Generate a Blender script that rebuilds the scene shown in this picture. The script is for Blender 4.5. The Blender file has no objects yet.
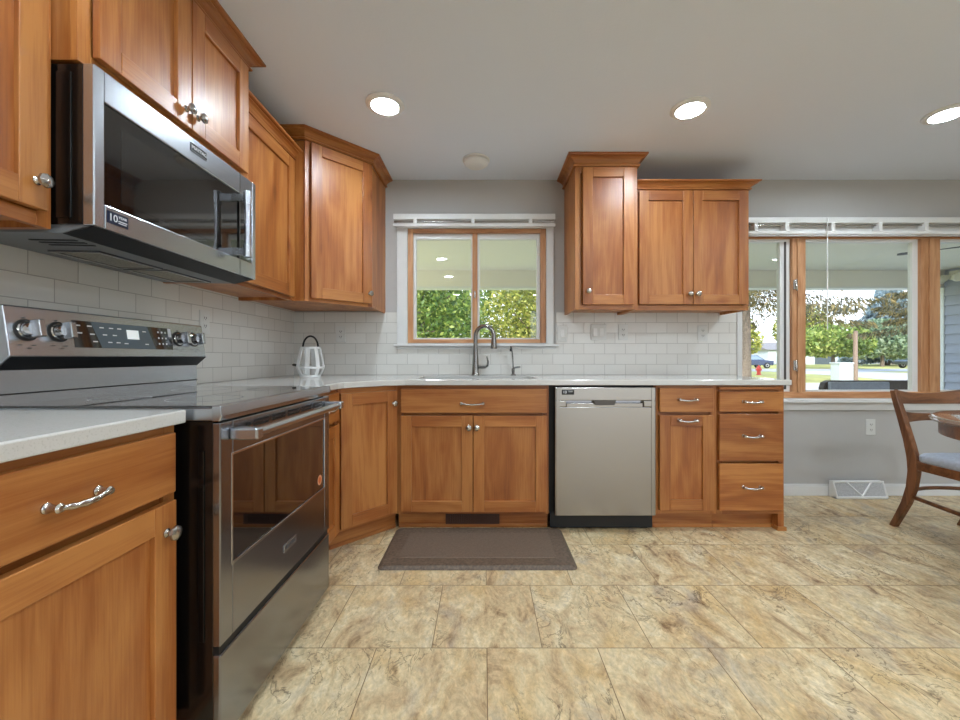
import bpy, bmesh, math, random
import numpy as np
from mathutils import Vector, Matrix

scene = bpy.context.scene
COL = scene.collection
PI = math.pi

# ------------------------------------------------------------------ camera, sky, sun, exposure
CAM_H = 1.046
cam_d = bpy.data.cameras.new('camera')
cam = bpy.data.objects.new('camera', cam_d)
COL.objects.link(cam)
cam.location = (0, 0, CAM_H)
cam.rotation_euler = (PI / 2, 0, 0)
cam_d.sensor_width = 36.0
cam_d.lens = 402.0 / 960.0 * 36.0
cam_d.shift_x = -4.0 / 960.0
cam_d.shift_y = -3.0 / 960.0
cam_d.clip_start = 0.02
cam_d.clip_end = 400
scene.camera = cam

world = bpy.data.worlds.new('sky')
scene.world = world
world.use_nodes = True
wn = world.node_tree.nodes
wl = world.node_tree.links
wbg = wn['Background']
tc = wn.new('ShaderNodeTexCoord')
sep = wn.new('ShaderNodeSeparateXYZ')
rmp = wn.new('ShaderNodeValToRGB')
rmp.color_ramp.elements[0].position = 0.0
rmp.color_ramp.elements[0].color = (0.90, 0.94, 1.0, 1)
rmp.color_ramp.elements[1].position = 0.7
rmp.color_ramp.elements[1].color = (0.42, 0.62, 0.95, 1)
wl.new(tc.outputs['Generated'], sep.inputs[0])
wl.new(sep.outputs['Z'], rmp.inputs[0])
wl.new(rmp.outputs[0], wbg.inputs['Color'])
wbg.inputs['Strength'].default_value = 2.6

sun_d = bpy.data.lights.new('sun', 'SUN')
sun = bpy.data.objects.new('sun', sun_d)
COL.objects.link(sun)
sun_d.energy = 5.0
sun_d.color = (1.0, 0.97, 0.93)
sun_d.angle = math.radians(0.6)
sun.rotation_euler = Vector((0.38, 0.80, -0.60)).to_track_quat('-Z', 'Y').to_euler()
sun.location = (-20, -8, 20)

scene.view_settings.view_transform = 'Standard'
scene.view_settings.look = 'None'
scene.view_settings.gamma = 1.0
scene.view_settings.use_curve_mapping = False
scene.view_settings.exposure = 0.24
CAN_POWER = 205.0

# ------------------------------------------------------------------ materials
def new_mat(name):
    m = bpy.data.materials.new(name)
    m.use_nodes = True
    nt = m.node_tree
    b = nt.nodes['Principled BSDF']
    return m, nt, b

def srgb(r, g, b):
    def f(c):
        c /= 255.0
        return c / 12.92 if c <= 0.04045 else ((c + 0.055) / 1.055) ** 2.4
    return (f(r), f(g), f(b), 1.0)

def plain(name, col, rough=0.5, metal=0.0, spec=0.5, coat=0.0, noise=0.0, nscale=20, bump=0.0):
    m, nt, b = new_mat(name)
    b.inputs['Base Color'].default_value = col
    b.inputs['Roughness'].default_value = rough
    b.inputs['Metallic'].default_value = metal
    b.inputs['Specular IOR Level'].default_value = spec
    b.inputs['Coat Weight'].default_value = coat
    if noise or bump:
        t = nt.nodes.new('ShaderNodeTexCoord')
        n = nt.nodes.new('ShaderNodeTexNoise')
        n.inputs['Scale'].default_value = nscale
        n.inputs['Detail'].default_value = 5
        nt.links.new(t.outputs['Object'], n.inputs['Vector'])
        if noise:
            r = nt.nodes.new('ShaderNodeValToRGB')
            r.color_ramp.elements[0].position = 0.3
            r.color_ramp.elements[1].position = 0.7
            r.color_ramp.elements[0].color = tuple(c * (1 - noise) for c in col[:3]) + (1,)
            r.color_ramp.elements[1].color = tuple(min(1, c * (1 + noise)) for c in col[:3]) + (1,)
            nt.links.new(n.outputs['Fac'], r.inputs[0])
            nt.links.new(r.outputs[0], b.inputs['Base Color'])
        if bump:
            bp = nt.nodes.new('ShaderNodeBump')
            bp.inputs['Strength'].default_value = bump
            bp.inputs['Distance'].default_value = 0.002
            nt.links.new(n.outputs['Fac'], bp.inputs['Height'])
            nt.links.new(bp.outputs[0], b.inputs['Normal'])
    return m

def wood(name, axis, light, mid, dark, rough=0.38, gscale=1.0, coat=0.12, strength=1.0):
    """grain runs along `axis` (0 x, 1 y, 2 z) of the part"""
    m, nt, b = new_mat(name)
    N, L = nt.nodes, nt.links
    t = N.new('ShaderNodeTexCoord')
    oi = N.new('ShaderNodeObjectInfo')
    add = N.new('ShaderNodeVectorMath'); add.operation = 'ADD'
    mul = N.new('ShaderNodeVectorMath'); mul.operation = 'SCALE'
    comb = N.new('ShaderNodeCombineXYZ')
    L.new(oi.outputs['Random'], comb.inputs[0]); L.new(oi.outputs['Random'], comb.inputs[1]); L.new(oi.outputs['Random'], comb.inputs[2])
    L.new(comb.outputs[0], mul.inputs[0]); mul.inputs['Scale'].default_value = 17.3
    L.new(t.outputs['Object'], add.inputs[0]); L.new(mul.outputs[0], add.inputs[1])
    def stretched(across, along):
        mp = N.new('ShaderNodeMapping')
        s = [across * gscale] * 3
        s[axis] = along * gscale
        mp.inputs['Scale'].default_value = s
        L.new(add.outputs[0], mp.inputs['Vector'])
        return mp
    n1 = N.new('ShaderNodeTexNoise'); n1.inputs['Scale'].default_value = 1.0; n1.inputs['Detail'].default_value = 4
    n1.inputs['Distortion'].default_value = 0.9
    L.new(stretched(7, 1.1).outputs[0], n1.inputs['Vector'])
    n2 = N.new('ShaderNodeTexNoise'); n2.inputs['Scale'].default_value = 1.0; n2.inputs['Detail'].default_value = 6
    n2.inputs['Roughness'].default_value = 0.65
    L.new(stretched(150, 5).outputs[0], n2.inputs['Vector'])
    # arched growth rings
    n3 = N.new('ShaderNodeTexNoise'); n3.inputs['Scale'].default_value = 1.0; n3.inputs['Detail'].default_value = 2
    L.new(stretched(3.2, 0.5).outputs[0], n3.inputs['Vector'])
    mm = N.new('ShaderNodeMath'); mm.operation = 'MULTIPLY'; mm.inputs[1].default_value = 26.0
    L.new(n3.outputs['Fac'], mm.inputs[0])
    fr = N.new('ShaderNodeMath'); fr.operation = 'PINGPONG'; fr.inputs[1].default_value = 1.0; L.new(mm.outputs[0], fr.inputs[0])
    m1 = N.new('ShaderNodeMath'); m1.operation = 'MULTIPLY_ADD'
    L.new(n2.outputs['Fac'], m1.inputs[0]); m1.inputs[1].default_value = 0.55; L.new(n1.outputs['Fac'], m1.inputs[2])
    m2 = N.new('ShaderNodeMath'); m2.operation = 'MULTIPLY_ADD'
    L.new(fr.outputs[0], m2.inputs[0]); m2.inputs[1].default_value = 0.13 * strength; L.new(m1.outputs[0], m2.inputs[2])
    # small knots
    v = N.new('ShaderNodeTexVoronoi'); v.inputs['Scale'].default_value = 1.0
    L.new(stretched(4.0, 2.2).outputs[0], v.inputs['Vector'])
    kr = N.new('ShaderNodeMapRange'); kr.inputs[1].default_value = 0.02; kr.inputs[2].default_value = 0.13
    kr.inputs[3].default_value = 0.22; kr.inputs[4].default_value = 0.0
    L.new(v.outputs['Distance'], kr.inputs[0])
    m3 = N.new('ShaderNodeMath'); m3.operation = 'SUBTRACT'
    L.new(m2.outputs[0], m3.inputs[0]); L.new(kr.outputs[0], m3.inputs[1])
    r = N.new('ShaderNodeValToRGB')
    e = r.color_ramp.elements
    e[0].position = 0.36; e[0].color = dark
    e[1].position = 1.0; e[1].color = light
    k = e.new(0.74); k.color = mid
    L.new(m3.outputs[0], r.inputs[0])
    hs = N.new('ShaderNodeHueSaturation')
    vr = N.new('ShaderNodeMapRange'); vr.inputs[3].default_value = 0.90; vr.inputs[4].default_value = 1.08
    L.new(oi.outputs['Random'], vr.inputs[0]); L.new(vr.outputs[0], hs.inputs['Value'])
    L.new(r.outputs[0], hs.inputs['Color'])
    L.new(hs.outputs[0], b.inputs['Base Color'])
    b.inputs['Roughness'].default_value = rough
    b.inputs['Coat Weight'].default_value = coat
    b.inputs['Coat Roughness'].default_value = 0.3
    bp = N.new('ShaderNodeBump'); bp.inputs['Strength'].default_value = 0.06; bp.inputs['Distance'].default_value = 0.001
    L.new(n2.outputs['Fac'], bp.inputs['Height']); L.new(bp.outputs[0], b.inputs['Normal'])
    return m

CHERRY = (srgb(182, 120, 62), srgb(156, 90, 39), srgb(106, 54, 22))
WV = wood('maple_vertical_grain', 2, *CHERRY)
WH = wood('maple_horizontal_grain', 0, *CHERRY)
WD = wood('maple_depth_grain', 1, *CHERRY)
PINE = (srgb(206, 156, 112), srgb(182, 126, 82), srgb(142, 92, 56))
FIRV = wood('window_wood_vertical', 2, *PINE, gscale=1.6, rough=0.4)
FIRH = wood('window_wood_horizontal', 0, *PINE, gscale=1.6, rough=0.4)
OAK = (srgb(140, 92, 58), srgb(104, 64, 38), srgb(50, 28, 16))
OAKV = wood('oak_vertical', 2, *OAK, gscale=2.2, rough=0.3)
OAKH = wood('oak_horizontal', 0, *OAK, gscale=2.2, rough=0.3)

def brushed(name, col, rough=0.28, axis=0, scale=1.0, metal=1.0):
    m, nt, b = new_mat(name)
    N, L = nt.nodes, nt.links
    t = N.new('ShaderNodeTexCoord'); mp = N.new('ShaderNodeMapping')
    s = [1600.0 * scale] * 3; s[axis] = 25.0 * scale
    mp.inputs['Scale'].default_value = s
    n = N.new('ShaderNodeTexNoise'); n.inputs['Scale'].default_value = 1.0; n.inputs['Detail'].default_value = 3
    L.new(t.outputs['Object'], mp.inputs['Vector']); L.new(mp.outputs[0], n.inputs['Vector'])
    r = N.new('ShaderNodeMapRange'); r.inputs[3].default_value = rough - 0.004; r.inputs[4].default_value = rough + 0.006
    L.new(n.outputs['Fac'], r.inputs[0]); L.new(r.outputs[0], b.inputs['Roughness'])
    b.inputs['Base Color'].default_value = col
    b.inputs['Metallic'].default_value = metal
    return m

STEEL = brushed('brushed_stainless', srgb(188, 192, 198), 0.27, 0)
STEELD = brushed('brushed_stainless_dark', srgb(150, 152, 158), 0.22, 0)
STEELV = brushed('brushed_stainless_vertical', srgb(156, 152, 146), 0.24, 2)
CHROME = plain('polished_steel', srgb(205, 205, 205), 0.12, 1.0)
NICKEL = plain('brushed_nickel', srgb(190, 186, 180), 0.22, 1.0)
PEWTER = plain('aged_nickel', srgb(178, 172, 164), 0.24, 1.0)
FAUCET = plain('faucet_steel', srgb(150, 148, 146), 0.24, 1.0)
BLACK = plain('black_enamel', srgb(14, 13, 12), 0.22, coat=0.3)
BLACKM = plain('black_matte', srgb(18, 18, 19), 0.55)
GLASSB = plain('black_glass', srgb(10, 10, 12), 0.04, spec=0.9, coat=0.6)
OVENG = plain('oven_glass', srgb(16, 10, 8), 0.03, spec=1.0, coat=1.0)
COOKG = plain('cooktop_glass', srgb(24, 24, 26), 0.06, spec=0.9, coat=1.0)
GREYG = plain('console_grey_glass', srgb(92, 104, 114), 0.16, spec=0.7)
UNDER = plain('hood_grey_paint', srgb(112, 115, 118), 0.4)
MESHM = plain('filter_mesh', srgb(150, 146, 132), 0.4, 0.8, noise=0.5, nscale=260, bump=0.5)
LCD, _nt, _b = new_mat('lit_display')
_b.inputs['Base Color'].default_value = srgb(200, 205, 205)
_b.inputs['Emission Color'].default_value = srgb(220, 228, 228)
_b.inputs['Emission Strength'].default_value = 0.55
WHITE = plain('white_paint', srgb(228, 228, 226), 0.4)
WHITEP = plain('white_plastic', srgb(232, 232, 230), 0.32)
TRIMW = plain('trim_white', srgb(222, 222, 220), 0.38)
PLATE = plain('outlet_plate', srgb(214, 214, 210), 0.35)
SLOT = plain('slot_dark', srgb(70, 66, 62), 0.6)
NAVY = plain('badge_navy', srgb(22, 32, 56), 0.3)
INK = plain('printed_white', srgb(225, 228, 232), 0.4)
INKD = plain('printed_grey', srgb(70, 70, 74), 0.5)
ORANGE = plain('sticker_orange', srgb(196, 96, 44), 0.45)
WALLM = plain('wall_paint_grey', srgb(184, 182, 179), 0.75, noise=0.012, nscale=6)
CEILM = plain('ceiling_paint', srgb(228, 236, 248), 0.85, bump=0.25, nscale=90)
MATM = plain('mat_brown', srgb(108, 92, 78), 0.55, noise=0.18, nscale=140, bump=0.8)
MATD = plain('mat_border', srgb(98, 82, 68), 0.5, noise=0.35, nscale=75, bump=1.0)
SEATF = plain('seat_fabric', srgb(178, 186, 200), 0.8, noise=0.12, nscale=60, bump=0.3)
TABLET = plain('table_top_finish', srgb(120, 92, 78), 0.14, coat=0.6)

def quartz():
    m, nt, b = new_mat('quartz')
    N, L = nt.nodes, nt.links
    t = N.new('ShaderNodeTexCoord')
    n = N.new('ShaderNodeTexNoise'); n.inputs['Scale'].default_value = 240; n.inputs['Detail'].default_value = 2
    L.new(t.outputs['Object'], n.inputs['Vector'])
    r = N.new('ShaderNodeValToRGB')
    r.color_ramp.elements[0].position = 0.30; r.color_ramp.elements[0].color = srgb(192, 190, 184)
    r.color_ramp.elements[1].position = 0.44; r.color_ramp.elements[1].color = srgb(206, 204, 199)
    L.new(n.outputs['Fac'], r.inputs[0]); L.new(r.outputs[0], b.inputs['Base Color'])
    b.inputs['Roughness'].default_value = 0.16
    b.inputs['Coat Weight'].default_value = 0.3
    return m
QUARTZ = quartz()

def tile_mat(name, ax, u0, v0):
    m, nt, b = new_mat(name)
    N, L = nt.nodes, nt.links
    t = N.new('ShaderNodeTexCoord'); s = N.new('ShaderNodeSeparateXYZ'); c = N.new('ShaderNodeCombineXYZ')
    L.new(t.outputs['Object'], s.inputs[0])
    a1 = N.new('ShaderNodeMath'); a1.inputs[1].default_value = u0
    a2 = N.new('ShaderNodeMath'); a2.inputs[1].default_value = v0
    L.new(s.outputs[ax], a1.inputs[0]); L.new(s.outputs['Z'], a2.inputs[0])
    L.new(a1.outputs[0], c.inputs[0]); L.new(a2.outputs[0], c.inputs[1])
    br = N.new('ShaderNodeTexBrick')
    br.offset = 0.5; br.offset_frequency = 2; br.squash = 1.0
    br.inputs['Scale'].default_value = 1.0
    br.inputs['Mortar Size'].default_value = 0.0016
    br.inputs['Mortar Smooth'].default_value = 0.3
    br.inputs['Bias'].default_value = 0.0
    br.inputs['Brick Width'].default_value = 0.1565
    br.inputs['Row Height'].default_value = 0.0787
    br.inputs['Color1'].default_value = srgb(216, 213, 206)
    br.inputs['Color2'].default_value = srgb(224, 222, 216)
    br.inputs['Mortar'].default_value = srgb(178, 174, 168)
    L.new(c.outputs[0], br.inputs['Vector'])
    L.new(br.outputs['Color'], b.inputs['Base Color'])
    b.inputs['Roughness'].default_value = 0.22
    bp = N.new('ShaderNodeBump'); bp.inputs['Strength'].default_value = 0.6; bp.inputs['Distance'].default_value = 0.0015
    bp.invert = True
    L.new(br.outputs['Fac'], bp.inputs['Height']); L.new(bp.outputs[0], b.inputs['Normal'])
    return m
TILEX = tile_mat('subway_tile_back', 'X', 4.02, 3.0 - 0.912 - 3.0 + 0.0787 * 20)
TILEY = tile_mat('subway_tile_left', 'Y', 4.06, 3.0 - 0.912 - 3.0 + 0.0787 * 20)

def floor_mat():
    m, nt, b = new_mat('slate_look_vinyl_tile')
    N, L = nt.nodes, nt.links
    t = N.new('ShaderNodeTexCoord')
    mp = N.new('ShaderNodeMapping'); mp.inputs['Location'].default_value = (0.188 + 0.397 * 40, -1.842 + 0.397 * 40, 0)
    L.new(t.outputs['Object'], mp.inputs['Vector'])
    br = N.new('ShaderNodeTexBrick'); br.offset = 0.5; br.offset_frequency = 2
    br.inputs['Scale'].default_value = 1.0
    br.inputs['Mortar Size'].default_value = 0.0016; br.inputs['Mortar Smooth'].default_value = 0.2
    br.inputs['Brick Width'].default_value = 0.397; br.inputs['Row Height'].default_value = 0.397
    br.inputs['Color1'].default_value = (0, 0, 0, 1); br.inputs['Color2'].default_value = (1, 1, 1, 1)
    br.inputs['Mortar'].default_value = (0.5, 0.5, 0.5, 1)
    L.new(mp.outputs[0], br.inputs['Vector'])
    sc = N.new('ShaderNodeVectorMath'); sc.operation = 'SCALE'; sc.inputs['Scale'].default_value = 23.0
    L.new(br.outputs['Color'], sc.inputs[0])
    ad = N.new('ShaderNodeVectorMath'); ad.operation = 'ADD'
    rot = N.new('ShaderNodeMapping'); rot.inputs['Rotation'].default_value = (0, 0, 0.7); rot.inputs['Scale'].default_value = (1, 0.62, 1)
    L.new(t.outputs['Object'], rot.inputs['Vector'])
    L.new(rot.outputs[0], ad.inputs[0]); L.new(sc.outputs[0], ad.inputs[1])
    def noise(scale, detail, rough, dist):
        n = N.new('ShaderNodeTexNoise')
        n.inputs['Scale'].default_value = scale; n.inputs['Detail'].default_value = detail
        n.inputs['Roughness'].default_value = rough; n.inputs['Distortion'].default_value = dist
        L.new(ad.outputs[0], n.inputs['Vector'])
        return n
    n1 = noise(9.0, 9, 0.66, 0.9)
    r1 = N.new('ShaderNodeValToRGB'); e = r1.color_ramp.elements
    e[0].position = 0.31; e[0].color = srgb(140, 108, 76)
    e[1].position = 0.68; e[1].color = srgb(234, 218, 184)
    k = e.new(0.42); k.color = srgb(202, 174, 134)
    k = e.new(0.53); k.color = srgb(220, 198, 156)
    L.new(n1.outputs['Fac'], r1.inputs[0])
    # golden patches
    n2 = noise(4.5, 6, 0.6, 0.6)
    rg = N.new('ShaderNodeMapRange'); rg.inputs[1].default_value = 0.50; rg.inputs[2].default_value = 0.66; rg.inputs[4].default_value = 0.55
    L.new(n2.outputs['Fac'], rg.inputs[0])
    mx1 = N.new('ShaderNodeMixRGB'); mx1.inputs[2].default_value = srgb(210, 172, 112)
    L.new(rg.outputs[0], mx1.inputs[0]); L.new(r1.outputs[0], mx1.inputs[1])
    # grey patches
    n3 = noise(5.2, 6, 0.62, 1.0)
    rr = N.new('ShaderNodeMapRange'); rr.inputs[1].default_value = 0.55; rr.inputs[2].default_value = 0.72; rr.inputs[4].default_value = 0.75
    L.new(n3.outputs['Fac'], rr.inputs[0])
    mx2 = N.new('ShaderNodeMixRGB'); mx2.inputs[2].default_value = srgb(178, 166, 150)
    L.new(rr.outputs[0], mx2.inputs[0]); L.new(mx1.outputs[0], mx2.inputs[1])
    # dark cracks: ridge of a noise
    n4 = noise(8.5, 7, 0.58, 1.4)
    sb = N.new('ShaderNodeMath'); sb.operation = 'SUBTRACT'; sb.inputs[1].default_value = 0.5; L.new(n4.outputs['Fac'], sb.inputs[0])
    ab = N.new('ShaderNodeMath'); ab.operation = 'ABSOLUTE'; L.new(sb.outputs[0], ab.inputs[0])
    cr = N.new('ShaderNodeMapRange'); cr.inputs[1].default_value = 0.0; cr.inputs[2].default_value = 0.016; cr.inputs[3].default_value = 1.0; cr.inputs[4].default_value = 0.0
    L.new(ab.outputs[0], cr.inputs[0])
    n5 = noise(3.0, 3, 0.5, 0.2)
    gate = N.new('ShaderNodeMapRange'); gate.inputs[1].default_value = 0.44; gate.inputs[2].default_value = 0.58; gate.inputs[4].default_value = 0.8
    L.new(n5.outputs['Fac'], gate.inputs[0])
    gm = N.new('ShaderNodeMath'); gm.operation = 'MULTIPLY'; L.new(cr.outputs[0], gm.inputs[0]); L.new(gate.outputs[0], gm.inputs[1])
    mx3 = N.new('ShaderNodeMixRGB'); mx3.inputs[2].default_value = srgb(96, 72, 48)
    L.new(gm.outputs[0], mx3.inputs[0]); L.new(mx2.outputs[0], mx3.inputs[1])
    # fine speckle
    n6 = noise(62, 5, 0.7, 0.5)
    r6 = N.new('ShaderNodeMapRange'); r6.inputs[1].default_value = 0.3; r6.inputs[2].default_value = 0.7; r6.inputs[3].default_value = 0.68; r6.inputs[4].default_value = 1.12
    L.new(n6.outputs['Fac'], r6.inputs[0])
    mu = N.new('ShaderNodeMixRGB'); mu.blend_type = 'MULTIPLY'; mu.inputs[0].default_value = 1.0
    L.new(mx3.outputs[0], mu.inputs[1]); L.new(r6.outputs[0], mu.inputs[2])
    mg = N.new('ShaderNodeMixRGB'); mg.inputs[2].default_value = srgb(120, 94, 62)
    L.new(br.outputs['Fac'], mg.inputs[0]); L.new(mu.outputs[0], mg.inputs[1])
    L.new(mg.outputs[0], b.inputs['Base Color'])
    b.inputs['Roughness'].default_value = 0.34
    b.inputs['Specular IOR Level'].default_value = 0.5
    hb = N.new('ShaderNodeMath'); hb.operation = 'MULTIPLY_ADD'; hb.inputs[1].default_value = -1.5
    L.new(br.outputs['Fac'], hb.inputs[0]); L.new(n1.outputs['Fac'], hb.inputs[2])
    bp = N.new('ShaderNodeBump'); bp.inputs['Strength'].default_value = 0.45; bp.inputs['Distance'].default_value = 0.003
    L.new(hb.outputs[0], bp.inputs['Height']); L.new(bp.outputs[0], b.inputs['Normal'])
    return m
FLOORM = floor_mat()

def glass_mat():
    m = bpy.data.materials.new('window_glass'); m.use_nodes = True
    nt = m.node_tree; nt.nodes.clear()
    o = nt.nodes.new('ShaderNodeOutputMaterial'); mx = nt.nodes.new('ShaderNodeMixShader')
    tr = nt.nodes.new('ShaderNodeBsdfTransparent'); gl = nt.nodes.new('ShaderNodeBsdfGlossy')
    geo = nt.nodes.new('ShaderNodeNewGeometry'); dt = nt.nodes.new('ShaderNodeVectorMath'); dt.operation = 'DOT_PRODUCT'
    nt.links.new(geo.outputs['Incoming'], dt.inputs[0]); nt.links.new(geo.outputs['Normal'], dt.inputs[1])
    def mth(op, a, v=None, w=None):
        n = nt.nodes.new('ShaderNodeMath'); n.operation = op
        nt.links.new(a, n.inputs[0])
        if v is not None: n.inputs[1].default_value = v
        if w is not None: n.inputs[2].default_value = w
        return n.outputs[0]
    c = mth('ABSOLUTE', dt.outputs['Value'])
    c = mth('MULTIPLY_ADD', c, -1.0, 1.0)
    c = mth('POWER', c, 5.0)
    c = mth('MULTIPLY_ADD', c, 0.96, 0.04)
    tr.inputs['Color'].default_value = (0.97, 0.985, 0.98, 1)
    gl.inputs['Roughness'].default_value = 0.0
    nt.links.new(c, mx.inputs[0]); nt.links.new(tr.outputs[0], mx.inputs[1]); nt.links.new(gl.outputs[0], mx.inputs[2])
    nt.links.new(mx.outputs[0], o.inputs[0])
    return m
GLASS = glass_mat()

CANL, _nt, _b = new_mat('lit_diffuser')
_b.inputs['Base Color'].default_value = (0.9, 0.9, 0.88, 1)
_b.inputs['Emission Color'].default_value = (0.78, 0.90, 1.0, 1)
_b.inputs['Emission Strength'].default_value = CAN_POWER

def leaf_mat(name, c1, c2, c3, transl=0.35):
    m, nt, b = new_mat(name)
    N, L = nt.nodes, nt.links
    g = N.new('ShaderNodeNewGeometry')
    r = N.new('ShaderNodeValToRGB'); e = r.color_ramp.elements
    e[0].position = 0.0; e[0].color = c1
    e[1].position = 1.0; e[1].color = c3
    k = e.new(0.55); k.color = c2
    L.new(g.outputs['Random Per Island'], r.inputs[0])
    L.new(r.outputs[0], b.inputs['Base Color'])
    b.inputs['Roughness'].default_value = 0.5
    ts = N.new('ShaderNodeBsdfTranslucent'); L.new(r.outputs[0], ts.inputs['Color'])
    mx = N.new('ShaderNodeMixShader'); mx.inputs[0].default_value = transl
    out = N['Material Output']
    L.new(b.outputs[0], mx.inputs[1]); L.new(ts.outputs[0], mx.inputs[2]); L.new(mx.outputs[0], out.inputs[0])
    return m
LEAFG = leaf_mat('leaf_green', srgb(62, 92, 40), srgb(120, 148, 66), srgb(190, 196, 104))
LEAFY = leaf_mat('leaf_yellow_green', srgb(90, 108, 44), srgb(164, 170, 74), srgb(222, 208, 112))
LEAFD = leaf_mat('leaf_round_tree', srgb(86, 112, 48), srgb(150, 170, 80), srgb(204, 206, 118))
LEAFW = leaf_mat('leaf_willow', srgb(96, 118, 90), srgb(142, 162, 126), srgb(186, 196, 160))
SPRUCE = leaf_mat('spruce_needles', srgb(44, 48, 26), srgb(92, 86, 46), srgb(150, 130, 78), 0.2)
SPRUCEB = leaf_mat('blue_spruce_needles', srgb(100, 122, 132), srgb(140, 160, 168), srgb(178, 192, 194), 0.25)
BARK = plain('bark', srgb(118, 104, 92), 0.9, noise=0.35, nscale=14, bump=1.0)
POSTW = plain('weathered_post', srgb(142, 120, 104), 0.9, noise=0.2, nscale=20)
GRASS = plain('lawn_grass', srgb(178, 170, 92), 0.9, noise=0.25, nscale=1.6, bump=0.6)
CONC = plain('pale_concrete', srgb(186, 176, 166), 0.8, noise=0.06, nscale=2.5)
ASPH = plain('pale_street', srgb(166, 160, 154), 0.85, noise=0.06, nscale=1.5)
SIDE = plain('vinyl_siding_blue_grey', srgb(168, 172, 188), 0.55)
SOFFIT = plain('soffit_beige', srgb(244, 239, 228), 0.6)
FASCIA = plain('fascia_white', srgb(235, 235, 232), 0.5)
CREAM = plain('flood_lamp_cream', srgb(226, 220, 200), 0.35)
FANB = plain('fan_blade_dark', srgb(50, 46, 44), 0.5)
REDH = plain('hydrant_red', srgb(190, 58, 46), 0.4)
BOXG = plain('utility_box_pale_grey', srgb(196, 204, 204), 0.5)
CARB = plain('car_dark_blue', srgb(52, 62, 92), 0.25, coat=0.6)
CART = plain('truck_dark_green', srgb(50, 58, 58), 0.25, coat=0.6)
TYRE = plain('tyre_rubber', srgb(26, 26, 27), 0.8)
HUB = plain('wheel_silver', srgb(190, 190, 192), 0.35, 0.8)
CARG = plain('car_window', srgb(120, 136, 150), 0.08, spec=0.9)
HOUSEW = plain('house_white_siding', srgb(206, 210, 214), 0.7)
HOUSET = plain('shed_tan_siding', srgb(188, 170, 152), 0.7)
ROOFG = plain('roof_shingle_grey', srgb(136, 128, 124), 0.9, noise=0.15, nscale=8)
HDOOR = plain('garage_door_dark', srgb(90, 100, 108), 0.6)
CUSH = plain('grey_cushion', srgb(150, 156, 170), 0.8, noise=0.08, nscale=30)
WICK = plain('dark_wicker', srgb(66, 54, 46), 0.6, noise=0.3, nscale=90, bump=0.8)
PORCHF = plain('porch_concrete', srgb(206, 200, 194), 0.8, noise=0.08, nscale=4)

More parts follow.
